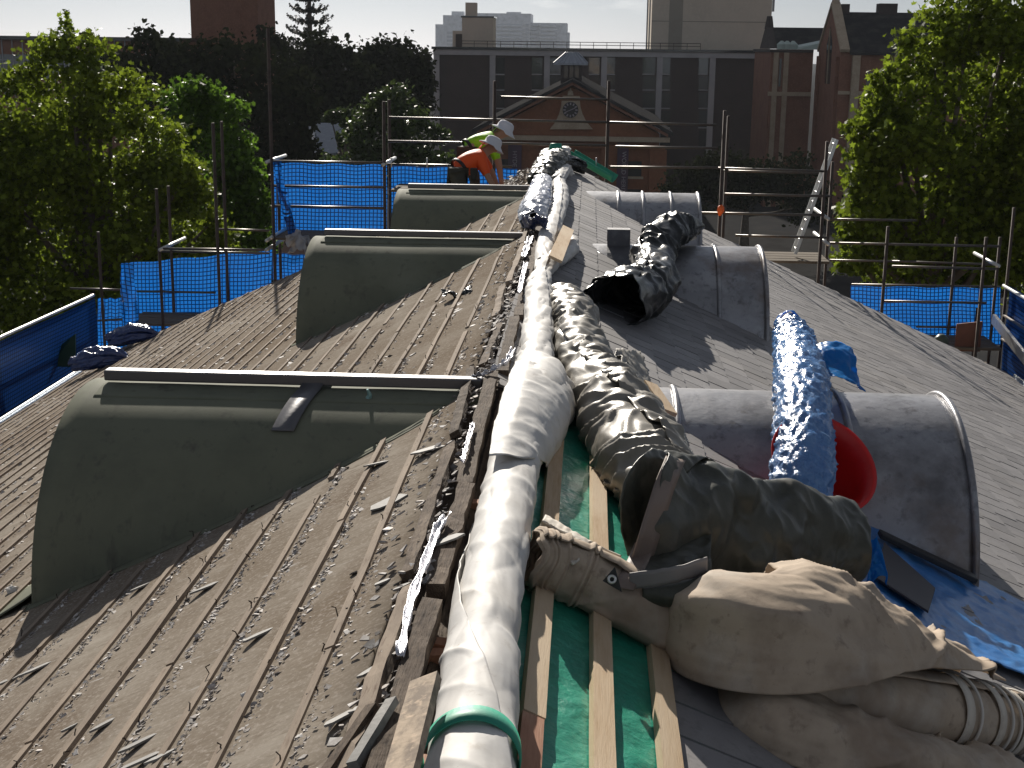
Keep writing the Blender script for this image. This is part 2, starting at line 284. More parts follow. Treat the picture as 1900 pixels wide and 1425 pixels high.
def rolled(name, path, rad, mat, parent=None, org=None, turns=1.5, th0=0.6, twist=0.0, nt_=150, nu=150, sq=.85, amp=.02, fa=6.0, fr=2.0,
           spiral=.16, end=.05, fold=0.0, fold_f=9.0, seed=0.0, thick=.004, pinch=(), rings=(), sag=0.0, dirn=1, flat=.55, fine=.3, slant=0.0, hem=None, diag=0.0, phi=.7, dfa=1.6, dfb=11.0):
    """a sheet rolled up along a path: spiral section, pressed flat below, wrinkled; pinch: (t, width, factor); rings: (t, width, height)"""
    pr = catmull([list(p)+[r] for p, r in zip(path, rad)], nt_); P = pr[:, :3]; R = pr[:, 3]
    d = np.gradient(P, axis=0); d /= np.linalg.norm(d, axis=1)[:, None]
    ln = np.concatenate([[0], np.cumsum(np.linalg.norm(np.diff(P, axis=0), axis=1))]); Ltot = ln[-1]
    rows = []
    for i in range(nt_):
        t = i/(nt_-1); tv = Vector(d[i]); sd = tv.cross(Vector((0, 0, 1))).normalized(); up = sd.cross(tv).normalized(); c = Vector(P[i])
        r = R[i]
        for (tp, wp, fp) in pinch: r *= 1 - (1-fp)*math.exp(-((t-tp)/wp)**2)
        row = []
        for j in range(nu):
            u = j/(nu-1); th = th0 + twist*t + dirn*2*PI*turns*u
            rr = r*(1 - spiral*turns*u)
            s_ = ln[i]; q = Vector((s_*fa + seed*7.1 + .25*math.sin(th*2+seed), math.cos(th)*fr + seed, math.sin(th)*fr + seed*3.3 + u*1.3))
            n1 = crease(q); n2 = mn.noise(q*2.3 + Vector((9, 4, seed))); n3 = crease(q*4.1 + Vector((2, 8, seed)))
            dd = amp*(.75*n1 + .6*n2 + fine*n3) * (1-.35*u)
            if fold:
                ph = s_*fold_f + th*1.5 + 2.2*mn.noise(Vector((s_*3, seed, th*.4))); dd += fold*(abs(math.sin(ph))**.7)*(.4+.6*abs(mn.noise(Vector((s_*2+5, th*.5, seed)))*2))
            if diag:
                rt2 = r*th; a_ = s_*math.cos(phi)+rt2*math.sin(phi); b_ = -s_*math.sin(phi)+rt2*math.cos(phi)
                k1 = max(0, 1-abs(mn.noise(Vector((a_*dfa, b_*dfb, seed*2.7))))*3.2); k2 = max(0, 1-abs(mn.noise(Vector((b_*dfa*1.3+4, a_*dfb*.8, seed*1.9))))*3.6)
                dd += diag*(k1*k1 + .6*k2*k2)
            for (tp, wp, hp) in rings: dd += hp*math.exp(-((t-tp)/wp)**2)
            rr = max(rr + dd, .006)
            vx, vy = math.cos(th)*rr, math.sin(th)*rr*sq
            if vy < 0: vy *= flat + .45*(u if turns > 1 else 0)*0
            e = end*(mn.noise(Vector((math.cos(th)*1.4+seed, math.sin(th)*1.4, 3.3+u*2)))+.25)
            we = max(0, 1-t*Ltot/.25)**2 * -1 + max(0, 1-(1-t)*Ltot/.25)**2
            row.append(c + sd*vx + up*vy + tv*(e*we + slant*math.sin(th)*max(0,1-t*Ltot/.7)))
        rows.append(row)
    mb = MB(); mb.grid(rows); o = mb.build(name, mat, parent, org, smooth=True, solid=thick)
    if hem:                        # a band sewn along the mouth: rows i0..i1, columns j0..j1, lifted off the sheet
        i0, i1, j0, j1, hm_, hn = hem; cen = [sum((Vector(p) for p in r), Vector())/len(r) for r in rows]
        MB().grid([[Vector(rows[i][j]) + (Vector(rows[i][j])-cen[i]).normalized()*.007 for j in range(j0,j1)] for i in range(i0,i1)]).build(hn, hm_, parent, smooth=True, solid=.004)
    return o

def patch(name, net, mat, parent=None, org=None, nu=60, nv=60, amp=.012, f=8.0, st=(1, 1, 1), seed=0, thick=.003, fine=.4):
    """a sheet through a net of control points, creased"""
    net = [[list(p) for p in r] for r in net]
    rows = np.array([catmull(r, nv) for r in net]); g = np.array([catmull(rows[:, k], nu) for k in range(nv)]).transpose(1, 0, 2)
    du = np.gradient(g, axis=0); dv = np.gradient(g, axis=1); nrm = np.cross(du, dv); nrm /= (np.linalg.norm(nrm, axis=2)[..., None] + 1e-9)
    out = []
    for a in range(nu):
        r = []
        for b in range(nv):
            p = Vector(g[a, b]); q = Vector((p.x*st[0], p.y*st[1], p.z*st[2]))*f + Vector((seed, seed*2, 0))
            r.append(p + Vector(nrm[a, b])*amp*(crease(q)*.8 + .6*mn.noise(q*2.1) + fine*crease(q*3.7)))
        out.append(r)
    return MB().grid(out).build(name, mat, parent, org, smooth=True, solid=thick)

# ================================================================== SETTING: ground
tag(MB().quad((-1600,-300,0),(1600,-300,0),(1600,2000,0),(-1600,2000,0)).build('ground', asphalt_m, org=(0,0,0)), kind='structure')
tag(MB().quad((-14,96,.004),(40,96,.004),(40,139,.004),(-14,139,.004)).build('forecourt', paving_m, org=(0,110,.004)), kind='structure')

# ================================================================== far buildings
def text_mesh(name, body, size, mat, parent, mw):
    cu = bpy.data.curves.new(name, 'FONT'); cu.body = body; cu.size = size; cu.extrude = .01; cu.align_x = 'LEFT'
    ob = bpy.data.objects.new('tmp', cu); COL.objects.link(ob); bpy.context.view_layer.update()
    me = bpy.data.meshes.new_from_object(ob.evaluated_get(bpy.context.evaluated_depsgraph_get())); bpy.data.objects.remove(ob); bpy.data.curves.remove(cu)
    me.transform(Matrix.Translation(-WL[parent.name]) @ mw); me.name = name; me.materials.clear(); me.materials.append(mat)
    return link(name, me, parent)

# --- old brick barracks with clock pediment and cupola
YB = 140.0
bk = thing('clock_building', (-1.1, YB+8, 0), 'orange brick gabled building with clock pediment and small cupola beyond the ridge', 'building')
xa, xb, ze, zt, xm = -10.6, 8.4, 9.4, 14.4, -1.2
MB().prism([(xa+.8,YB,0),(xb-.8,YB,0),(xb-.8,YB,ze),(xm,YB,zt-.5),(xa+.8,YB,ze)], (0,34,0)).build('wall', brick_orange, bk)
for s, (x0, x1) in enumerate(((xa, xm), (xb, xm))):
    sg = -1 if s == 0 else 1
    MB().prism([(x0-sg*-.5, YB-.9, ze-.1), (x1, YB-.9, zt), (x1, YB-.9, zt+.3), (x0-sg*-.5, YB-.9, ze+.25)], (0,36,0)).build('roof_slope', dark_slate, bk)
    MB().prism([(x0, YB-.75, ze-.25), (x1, YB-.75, zt-.3), (x1, YB-.75, zt-.02), (x0, YB-.75, ze+.05)], (0,.7,0)).build('raking_cornice', brick_red, bk)
MB().box(xa-.2, xb+.2, YB-.8, YB-.02, ze-.75, ze-.3).build('cornice', sandstone, bk)
MB().box(xa+.2, xb-.2, YB-.45, YB-.02, ze-1.5, ze-1.1).build('string_course', brick_orange, bk)
pts = [(1020,240),(1031,226),(1037,212),(1041,198),(1042,187),(1076,187),(1077,198),(1081,212),(1088,226),(1100,240)]
MB().prism([PY(x,y,YB-.35) for x,y in pts], (0,.33,0)).build('clock_surround', sandstone, bk)
c0 = PY(1058.5,204,YB-.4)
a0 = PY(1044,178,YB-.45); a1 = PY(1076,184,YB-.45)
MB().box(a0.x, a1.x, YB-.5, YB-.02, a1.z, a0.z).build('name_tablet', sandstone, bk)
MB().prism([PY(x,y,YB-.4) for x,y in ((1053,177),(1054,170),(1057,168),(1058.5,162),(1060,168),(1063,170),(1064,177))], (0,.35,0)).build('crown_relief', sandstone, bk)
dl = MB().prism([(c0.x+.78*math.cos(a*PI/16), YB-.5, c0.z+.78*math.sin(a*PI/16)) for a in range(32)], (0,.14,0)).build('clock_dial', M('black dial',(.03,.027,.025),.6), bk)
nm = MB()
for k in range(12):
    a = k*PI/6; u = Vector((math.sin(a),0,math.cos(a))); nm.bar(c0+u*.48+Vector((0,-.12,0)), c0+u*.72+Vector((0,-.12,0)), .13, .03, up=(0,1,0))
nm.build('clock_numerals', letter_m, dl)
for a, l, wd in ((math.radians(246),.62,.07), (math.radians(66),.5,.08)):
    u = Vector((math.sin(a),0,math.cos(a))); MB().bar(c0+Vector((0,-.16,0)), c0+u*l+Vector((0,-.16,0)), wd, .03, up=(0,1,0)).build('clock_hand', letter_m, dl)
for px in (903, 985, 1060, 1132, 1222):
    q = PY(px, 262, YB); MB().box(q.x-.85, q.x+.85, YB-.3, YB-.02, 0, ze-1.52).build('pilaster', brick_orange, bk)
for px in (944, 1022, 1096, 1178):
    for zz, hh in ((5.2,1.5),(1.8,2.1)):
        q = PY(px, 262, YB); f = MB().box(q.x-.75, q.x+.75, YB-.08, YB-.015, zz, zz+hh).build('window', glass_dark, bk)
        MB().box(q.x-.95, q.x+.95, YB-.2, YB-.01, zz-.25, zz-.02).build('sill', sandstone, f)
# cupola
cq = PY(1060,150,YB+6); 
ct = thing('cupola', (cq.x, YB+6, zt-1.2), 'small square brick cupola with pale ribbed metal hip roof above the clock', 'cupola')
b0, b1, b2 = PY(1040,150,YB+6), PY(1080,120,YB+6), PY(1028,117,YB+6)
MB().box(b0.x, b1.x, YB+6, YB+9, zt-1.4, b1.z).build('drum', brick_dark, ct)
for px in (1050, 1060, 1070):
    q = PY(px,145,YB+6); MB().box(q.x-.2, q.x+.2, YB+5.94, YB+5.99, q.z, q.z+1.2).build('louvre', glass_dark, ct)
w0, w1, r0, r1 = PY(1027,117,YB+5.5), PY(1091,118,YB+5.5), PY(1050,97,YB+7.4), PY(1072,97,YB+7.4)
rf = MB(); ev = [(w0.x,YB+5.5,w0.z),(w1.x,YB+5.5,w0.z),(w1.x,YB+9.5,w0.z),(w0.x,YB+9.5,w0.z)]; tp = [(r0.x,YB+7.2,r0.z),(r1.x,YB+7.2,r0.z),(r1.x,YB+7.8,r0.z),(r0.x,YB+7.8,r0.z)]
rf.hexa(ev+tp); rf.box(w0.x, w1.x, YB+5.5, YB+9.5, w0.z-.18, w0.z-.005)
cr = rf.build('cupola_roof', lead_far, ct)
for k in range(8):
    u = k/7; a = Vector(ev[0]).lerp(Vector(ev[1]), u); b = Vector(tp[0]).lerp(Vector(tp[1]), u); MB().bar(a+Vector((0,-.02,.03)), b+Vector((0,-.02,.03)), .09, .08).build('roll', lead_far, cr)
# banners
for nm_, px0, px1, py0, body, lx in (('heritage_banner', 1146, 1167, 266, 'WORLD HERITAGE', 1154.5), ('museum_banner', 943, 968, 264, 'HYDE PARK BARRACKS', 951.5)):
    a, b = PY(px0,py0,YB-.5), PY(px1,py0,YB-.5); zb = max(.6, a.z-9.5)
    lab = 'tall dark purple banner reading WORLD HERITAGE on the brick front' if 'WORLD' in body else 'tall dark banner reading HYDE on the brick front near the bent workers'
    bn = thing(nm_, ((a.x+b.x)/2, YB-.5, zb), lab, 'banner')
    MB().box(a.x, b.x, YB-.52, YB-.46, zb, a.z).build('cloth', purple_m, bn)
    MB().tube([(a.x-.1, YB-.49, a.z+.03), (b.x+.1, YB-.49, a.z+.03)], .05).build('rod', tube_dark, bn)
    t0 = PY(lx, py0+(15 if 'WORLD' in body else 16), YB-.56)
    mw = Matrix.Translation(t0) @ Matrix.Rotation(PI/2, 4, 'X') @ Matrix.Rotation(-PI/2, 4, 'Z')
    text_mesh('lettering', body, .62, letter_m, bn, mw)

# --- dark court block with pale concrete frame
YC = 190.0
cb = thing('court_block', (2, YC+12, 0), 'long dark brick office block with pale concrete piers behind the clock building', 'building')
xl, xr_ = PY(806,98,YC).x, PY(1430,104,YC).x; ztop = PY(1100,97,YC).z
MB().box(xl, xr_, YC, YC+25, 0, ztop-.3).build('wall', brick_dark, cb)
MB().box(xl-.1, xr_+.1, YC-.7, YC+25.2, ztop-.55, ztop+.15).build('parapet', concrete_m, cb)
MB().box(xl-.3, xr_+.3, YC-.9, YC+25.4, ztop+.16, ztop+.5).build('roof_edge', glass_dark, cb)
for px in (806, 910, 1011, 1117, 1220, 1318):
    q = PY(px, 98, YC); MB().box(q.x-.05, q.x+.72, YC-.6, YC-.01, 0, ztop-.56).build('pier', concrete_m, cb)
for px0, px1 in ((917,936),(987,1006),(1018,1040),(1093,1112),(1124,1141),(1193,1215),(1226,1243),(1297,1313)):
    for (py0, py1, mt) in ((107,137,glass_m),(141,166,glass_dark),(172,200,glass_dark),(205,236,glass_m if px0 == 1297 else glass_dark),(242,272,glass_dark)):
        a, b = PY(px0,py0,YC), PY(px1,py1,YC); x0, x1 = min(a.x,b.x), max(a.x,b.x)
        if py0 == 107 and px0 == 917: mt = glass_dark
        wd = MB().box(x0, x1, YC-.08, YC-.02, b.z, a.z).build('window', mt, cb)
        MB().box(x0, x1, YC-.14, YC-.02, b.z-.16, b.z-.01).build('sill', concrete_m, wd)
p0, p1 = PY(857,84,YC+8), PY(915,33,YC+8)
pr = thing('rooftop_plant_room', (p0.x+2, YC+10, p0.z), 'beige box plant room on the left of the court roof', 'plant room')
MB().box(p0.x, p1.x, YC+8, YC+14, ztop, p1.z).build('wall', beige_conc, pr)
MB().box(p0.x-.15, p1.x+.15, YC+7.9, YC+14.1, p1.z+.003, p1.z+.2).build('coping', glass_dark, pr)
q0, q1 = PY(864,28,YC+10), PY(884,5,YC+10); MB().box(q0.x, q1.x, YC+9.5, YC+12, p1.z+.2, q1.z).build('chimney', beige_conc, pr)
q0, q1 = PY(837,80,YC+6), PY(857,57,YC+6); MB().box(q0.x, p0.x-.01, YC+8, YC+12, ztop, q1.z).build('annex', beige_conc, pr)
q0, q1 = PY(843,78,YC+6), PY(855,63,YC+6); MB().box(q0.x, q1.x, YC+7.93, YC+7.99, ztop+.4, q1.z).build('door', brick_dark, pr)
rl = thing('roof_railing', (0, YC+.5, ztop+.5), 'thin dark safety railing along the court roof edge', 'railing')
xa_, xb_ = PY(855,86,YC).x, PY(1300,90,YC).x
for dz in (.55, 1.05): MB().tube([(xa_,YC+.3,ztop+.5+dz*.75), (xb_,YC+.3,ztop+.5+dz*.75)], .05, 6).build('rail', tube_dark, rl)
for k in range(19): xx = xa_+(xb_-xa_)*k/18; MB().tube([(xx,YC+.3,ztop+.45), (xx,YC+.3,ztop+1.28)], .045, 6).build('stanchion', tube_dark, rl)
# --- beige tower
YT = 205.0
a, b = PY(1207,95,YT), PY(1428,95,YT)
tw = thing('beige_tower', ((a.x+b.x)/2, YT+8, 0), 'plain beige concrete tower rising behind the court roof', 'tower')
MB().box(a.x, b.x, YT, YT+16, 0, 52).build('shaft', beige_conc, tw)
c, d = PY(1241,50,YT), PY(1266,50,YT); MB().box(c.x, d.x, YT-.06, YT-.003, ztop, 51.9).build('recess_strip', beige_dark, tw)
for py in (40, -60, -150): z = PY(1300,py,YT).z; MB().box(a.x+.02, b.x-.02, YT-.03, YT-.002, z-.05, z+.05).build('joint', beige_dark, tw)
for dx in (.25, .6): MB().tube([(a.x-dx, YT+.5, ztop), (a.x-dx, YT+.5, 50)], .12, 6).build('pipe', concrete_m, tw)
MB().tube([(b.x+.25, YT+.5, PY(1300,20,YT).z), (b.x+.25, YT+.5, 50)], .18, 6).build('pipe', concrete_m, tw)
# --- far apartment block
YA = 1700.0; KA = YA/520
ap = thing('apartment_tower', (PY(930,60,YA).x, YA+10, 0), 'hazy pale apartment tower with stepped top far behind', 'building')
for (x0, x1, y0, dd) in ((822,870,28,0),(870,985,24,.5),(985,1052,42,1),(1052,1056,60,1.5),(808,823,45,-.4)):
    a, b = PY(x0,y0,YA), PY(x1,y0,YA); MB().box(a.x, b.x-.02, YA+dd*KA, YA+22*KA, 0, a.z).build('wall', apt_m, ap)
for (x0,x1,y0) in ((838,860,21),(940,966,22),(872,884,24)):
    a, b = PY(x0,y0,YA+16), PY(x1,y0,YA+16); MB().box(a.x, b.x, YA+15, YA+32, a.z-10, a.z).build('lift_house', apt_m, ap)
for r in range(7):
    py = 44 + r*7.3
    for (x0, x1) in ((921,969),(975,981),(984,996) if r % 2 else (986,1000),(1003,1032)) + (((829,842),(846,856)) if r > 1 else ()):
        a, b = PY(x0,py,YA), PY(x1,py+4.4,YA)
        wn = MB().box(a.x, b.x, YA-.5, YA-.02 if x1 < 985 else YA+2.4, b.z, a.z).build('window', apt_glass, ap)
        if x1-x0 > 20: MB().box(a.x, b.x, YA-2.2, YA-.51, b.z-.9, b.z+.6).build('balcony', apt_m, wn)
# --- brick tower on the left
YK = 160.0
a, b, c = PY(356,90,YK), PY(449,90,YK), PY(469,90,YK)
kt = thing('brick_tower', ((a.x+c.x)/2, YK+5, 0), 'square red brown brick tower rising above the dark fig trees', 'tower')
MB().prism([(a.x,YK,0),(b.x,YK,0),(c.x,YK+3,0),(c.x,YK+12,0),(a.x,YK+12,0)], (0,0,42)).build('shaft', brick_red, kt)
# --- flat-roofed modern block at the left edge
YM = 150.0
md = thing('modern_block', (PY(20,100,YM).x, YM+8, 0), 'low modern block with brown spandrels and white window mullions at left edge', 'building')
a, b = PY(-160,66,YM), PY(330,66,YM)
MB().box(a.x, b.x, YM, YM+18, 0, a.z-.3).build('wall', brick_red, md)
MB().box(a.x-.4, b.x+.4, YM-.7, YM+18.4, a.z-.29, a.z+.1).build('roof_slab', glass_dark, md)
z0, z1, z2 = PY(40,101,YM).z, PY(40,142,YM).z, PY(40,70,YM).z
MB().box(a.x, b.x, YM-.12, YM-.05, z2-.06, z2+.06).build('rail', concrete_m, md)
for k, px in enumerate(range(-147, 330, 19)):
    q = PY(px,100,YM); MB().box(q.x-.05, q.x+.05, YM-.13, YM-.01, z1-3, z2-.07).build('mullion', concrete_m, md)
    wn = MB().box(q.x+.06, q.x+1.03, YM-.08, YM-.01, z1-.2, z0).build('window', M('curtained glass',(.20,.215,.215),.25), md)
    MB().box(q.x+.06, q.x+1.03, YM-.12, YM-.085, z0-.62, z0-.55).build('transom', concrete_m, wn)
# --- cottage with grey roof
YH = 105.0
co = thing('cottage', (PY(605,290,YH).x, YH+3, 0), 'small pink walled cottage with grey sheet roof among trees', 'house')
a, b, c, d = PY(560,284,YH), PY(617,284,YH), PY(627,232,YH+4), PY(597,232,YH+4)
MB().box(a.x-2, b.x, YH+.3, YH+8, 0, a.z).build('wall', M('pink render',(.42,.27,.22),.9), co)
MB().prism([(b.x,YH+.3,a.z),(b.x,YH+8,a.z),(b.x,YH+4.1,c.z-.2)], (-.3,0,0)).build('gable', MATS['pink render'], co)
g = MB(); g.hexa([(a.x-2,YH-.1,a.z-.1),(b.x+.4,YH-.1,a.z-.1),(b.x+.4,YH+4.1,c.z),(a.x-2,YH+4.1,c.z),(a.x-2,YH-.1,a.z+.05),(b.x+.4,YH-.1,a.z+.05),(b.x+.4,YH+4.1,c.z+.15),(a.x-2,YH+4.1,c.z+.15)])
g.hexa([(a.x-2,YH+8.3,a.z-.1),(b.x+.4,YH+8.3,a.z-.1),(b.x+.4,YH+4.11,c.z),(a.x-2,YH+4.11,c.z),(a.x-2,YH+8.3,a.z+.05),(b.x+.4,YH+8.3,a.z+.05),(b.x+.4,YH+4.11,c.z+.15),(a.x-2,YH+4.11,c.z+.15)])
g.build('roof', lead_far, co)
# --- gothic brick building on the right
YG = 148.0
go = thing('gothic_hall', (PY(1700,200,YG).x, YG+7, 0), 'tall gothic brick hall with steep dark slate roof behind right tree', 'building')
n0 = PY(1560,96,YG); far = PY(1516,96,YG+14); xg = n0.x; ze_ = n0.z; zr_ = PY(1545,22,YG+7).z; xe = xg+34
MB().box(xg, xe, YG, YG+14, 0, ze_).build('wall', brick_red, go)
MB().prism([(xg,YG,ze_),(xg,YG+14,ze_),(xg,YG+7,zr_+.6)], (.9,0,0)).build('gable', brick_red, go)
for y0, y1 in ((YG-.5,YG+7),(YG+14.5,YG+7)):
    MB().hexa([(xg+.9,y0,ze_-.3),(xe,y0,ze_-.3),(xe,y1,zr_-.25),(xg+.9,y1,zr_-.25),(xg+.9,y0,ze_),(xe,y0,ze_),(xe,y1,zr_),(xg+.9,y1,zr_)]).build('roof_slope', dark_slate, go)
    MB().bar((xg+.35,y0,ze_+.1),(xg+.35,y1,zr_+.85),.95,.35).build('gable_coping', sandstone, go)
MB().tube([(xg+.35,YG+7,zr_+.6),(xg+.35,YG+7,zr_+1.6),(xg+.35,YG+7,zr_+2.3),(xg+.35,YG+7,zr_+3)],[.5,.35,.42,.1],8).build('finial', sandstone, go)
for yy, zz in ((YG+1.2,0),(YG+13,0)): MB().box(xg-.3, xg+.8, yy-.5, yy+.5, 0, ze_-.5).build('buttress', brick_red, go)
gw = MB().prism([(xg-.04,YG+5.4,ze_-3.4),(xg-.04,YG+8.6,ze_-3.4),(xg-.04,YG+8.6,ze_+.8),(xg-.04,YG+7,ze_+2.6),(xg-.04,YG+5.4,ze_+.8)],(.03,0,0)).build('pointed_window', glass_dark, go)
MB().box(xg-.12, xg-.045, YG+6.9, YG+7.1, ze_-3.4, ze_+2.4).build('mullion', sandstone, gw)
for k in range(5):
    xx = xg+1.2+k*4.2; MB().box(xx, xx+.8, YG-.55, YG-.01, 0, ze_-.35).build('buttress', sandstone, go)
    MB().box(xx+1.6, xx+2.8, YG-.06, YG-.01, ze_-5.5, ze_-2).build('window', glass_dark, go)
MB().box(xg-.02, xe, YG-.3, YG-.01, PY(1600,172,YG).z-.2, PY(1600,172,YG).z+.15).build('string_course', sandstone, go)
for px0, px1, py in ((1559,1573,8),(1628,1661,7)):
    a, b = PY(px0,py,YG+8), PY(px1,py,YG+8); MB().box(a.x, b.x, YG+6.6, YG+8.5, zr_-.6, a.z).build('chimney', brick_dark, go)
gb = thing('gothic_wing', (PY(1470,200,YG+16).x, YG+20, 0), 'lower brick wing with a smaller gable and finial left of the gothic hall', 'building')
a, b = PY(1431,97,YG+14), PY(1519,97,YG+14)
MB().box(a.x, xg-.6, YG+14, YG+30, 0, a.z).build('wall', brick_red, gb)
MB().box(a.x-.2, xg-.62, YG+13.8, YG+30.2, a.z+.003, a.z+.35).build('parapet', brick_dark, gb)
z17 = PY(1470,174,YG+14).z; MB().box(a.x-.15, xg-.65, YG+13.7, YG+13.99, z17-.25, z17+.2).build('string_course', sandstone, gb)
for px in (1433, 1452): q = PY(px,150,YG+14); MB().box(q.x, q.x+.55, YG+13.75, YG+13.98, 0, a.z-.02).build('quoin', sandstone, gb)
for px in (1440, 1446): q = PY(px,120,YG+14); MB().box(q.x, q.x+.25, YG+13.9, YG+13.985, z17+.8, a.z-.7).build('slit_window', glass_dark, gb)
x2 = PY(1440,95,YG+22).x; e2 = PY(1440,97,YG+20).z; r2 = PY(1450,54,YG+25).z; f2 = PY(1437,30,YG+25).z
MB().prism([(x2-1,YG+20,e2+.4),(x2-1,YG+30,e2+.4),(x2-1,YG+25,r2+.5)],(.8,0,0)).build('gable', brick_dark, gb)
MB().hexa([(x2-.2,YG+20,e2+.36),(x2+12,YG+20,e2+.36),(x2+12,YG+25,r2),(x2-.2,YG+25,r2),(x2-.2,YG+20,e2+.6),(x2+12,YG+20,e2+.6),(x2+12,YG+25,r2+.2),(x2-.2,YG+25,r2+.2)]).build('roof_slope', dark_slate, gb)
MB().tube([(x2-.6,YG+25,r2),(x2-.6,YG+25,f2-.8),(x2-.6,YG+25,f2)],[.6,.5,.35],6).build('finial', brick_dark, gb)
for k, px in enumerate((1450,1460,1471)):
    q = PY(px,90,YG+16); MB().tube([(q.x,YG+16,a.z+.36),(q.x,YG+16,a.z+.9),(q.x,YG+16,a.z+1.3)],[.5,.55,.12],10).build('roof_vent', M('pale green vent',(.42,.5,.45),.5), gb)
q = PY(1500,92,YG+16); MB().hexa([(q.x-1.4,YG+15,a.z+.36),(q.x+1.6,YG+15,a.z+.36),(q.x+1.6,YG+18,a.z+.36),(q.x-1.4,YG+18,a.z+.36),(q.x-1.2,YG+15.2,a.z+.6),(q.x+1.6,YG+15.2,a.z+1.2),(q.x+1.6,YG+18,a.z+1.4),(q.x-1.2,YG+18,a.z+.8)]).build('skylight', MATS['pale green vent'], gb)

# ================================================================== air
hz = MB().box(-1650,1650,-350,2050,-1,82).build('haze', bpy.data.materials.new('haze'), org=(0,0,-1)); hm = hz.data.materials[0]; hm.use_nodes = True
hm.node_tree.nodes.remove(hm.node_tree.nodes['Principled BSDF']); hv = hm.node_tree.nodes.new('ShaderNodeVolumePrincipled')
hv.inputs['Density'].default_value = .00011; hv.inputs['Color'].default_value = (.86,.92,1,1); hv.inputs['Anisotropy'].default_value = .1
hm.node_tree.links.new(hv.outputs[0], hm.node_tree.nodes['Material Output'].inputs['Volume']); tag(hz, kind='stuff')
scn.cycles.volume_bounces = 0

# ================================================================== trees
LEAF_LOBED = np.array([(0,-.5),(.42,-.18),(.24,.05),(.5,.32),(.14,.26),(0,.6),(-.14,.26),(-.5,.32),(-.24,.05),(-.42,-.18)])
LEAF_OVAL = np.array([(0,-.5),(.3,-.05),(.2,.3),(0,.5),(-.2,.3),(-.3,-.05)])
def leaf_mesh(name, C, size, mat, parent, tmpl, rng, up=.5):
    n = len(C); k = len(tmpl)
    nr = rng.normal(size=(n,3)); nr[:,2] += up; nr /= np.linalg.norm(nr,axis=1)[:,None]
    t = rng.normal(size=(n,3)); t[:,2] -= .5; a = np.cross(nr,t); a /= np.linalg.norm(a,axis=1)[:,None]; b = np.cross(nr,a)
    s = size*rng.uniform(.55,1.25,size=n)
    V = C[:,None,:] + (a[:,None,:]*tmpl[None,:,0,None] + b[:,None,:]*tmpl[None,:,1,None])*s[:,None,None]
    V += nr[:,None,:]*(np.abs(tmpl[None,:,0,None])*.35*s[:,None,None])
    V = V.reshape(-1,3) - np.array(WL[parent.name])
    me = bpy.data.meshes.new(name); me.vertices.add(n*k); me.vertices.foreach_set('co', V.ravel())
    me.loops.add(n*k); me.loops.foreach_set('vertex_index', np.arange(n*k, dtype=np.int32))
    me.polygons.add(n); me.polygons.foreach_set('loop_start', np.arange(0,n*k,k,dtype=np.int32)); me.polygons.foreach_set('loop_total', np.full(n,k,dtype=np.int32))
    me.materials.append(mat); me.update(calc_edges=True); return link(name, me, parent)
def tree(name, label, cl, Y, mat, n, size, tmpl, seed, group='trees around the roof', twigs=16, tight=.26, base=None, flat=1.0, cat='tree'):
    """cl: crown lobes as (photo x, photo y, rx, ry) at distance Y"""
    rng = np.random.default_rng(seed); k = Y/FPX
    L = [(np.array(PY(x,y,Y + rng.uniform(-1,1)*rx*k*.7)), np.array((rx*k, (rx+ry)*.5*k, ry*k))) for x,y,rx,ry in cl]
    if base is None: base = np.mean([c for c,_ in L],axis=0); base = (base[0], base[1], 0)
    t = thing(name, (base[0],base[1],0), label, cat, group)
    vol = np.array([np.prod(r)**(2/3) for _,r in L]); cnt = (n*vol/vol.sum()).astype(int)
    pts = []
    for (c,r),m in zip(L,cnt):
        nb = max(10, int(twigs*np.prod(r)**(1/3)*1.2)); d = rng.normal(size=(nb,3)); d /= np.linalg.norm(d,axis=1)[:,None]
        tw_ = c + d*r*rng.uniform(.35,1.08,size=(nb,1))**.8
        idx = rng.integers(0,nb,size=m); pts.append(tw_[idx] + rng.normal(size=(m,3))*r*tight*.8*np.array((1,1,.75)))
    P = np.concatenate(pts); P = P[P[:,2] > .6]
    leaf_mesh('crown', P, size, mat, t, tmpl, rng)
    ztop_ = max(c[2] for c,_ in L); zmid = np.mean([c[2] for c,_ in L]); cx, cy = np.mean([c[:2] for c,_ in L],axis=0)
    tr = MB(); tr.tube([(base[0],base[1],-.1),(base[0]*.7+cx*.3,base[1]*.7+cy*.3,zmid*.35),(cx,cy,zmid*.8),(cx,cy,ztop_)],[.035*Y**.5+.18,.16+.02*Y**.5,.2,.05],10).build('trunk', bark_m, t, smooth=True)
    for c,r in L:
        m = MB(); s = Vector((cx,cy,min(zmid*.75,c[2]*.8))); e = Vector(c); mid = s.lerp(e,.5)+Vector((rng.uniform(-.3,.3),rng.uniform(-.3,.3),-.15*(e-s).length*.3))
        m.tube([s,mid,e],[.14,.09,.03],7).build('limb', bark_m, t, smooth=True)
    return t
tree('plane_tree', 'large yellow green plane tree at far left with thin shoots on top', [(128,60,14,34),(170,75,8,20),(135,140,85,70),(60,215,85,75),(205,190,80,75),(120,300,130,100),(270,290,85,90),(20,330,80,100),(230,390,130,100),(335,340,55,70),(320,450,90,80),(110,460,140,110),(385,420,38,60),(10,500,80,80),(200,540,140,60),(400,450,40,40),(60,600,130,70),(300,540,110,50),(-60,420,90,130),(-60,250,80,90)], 40, leaf_plane, 42000, .185, LEAF_LOBED, 1)
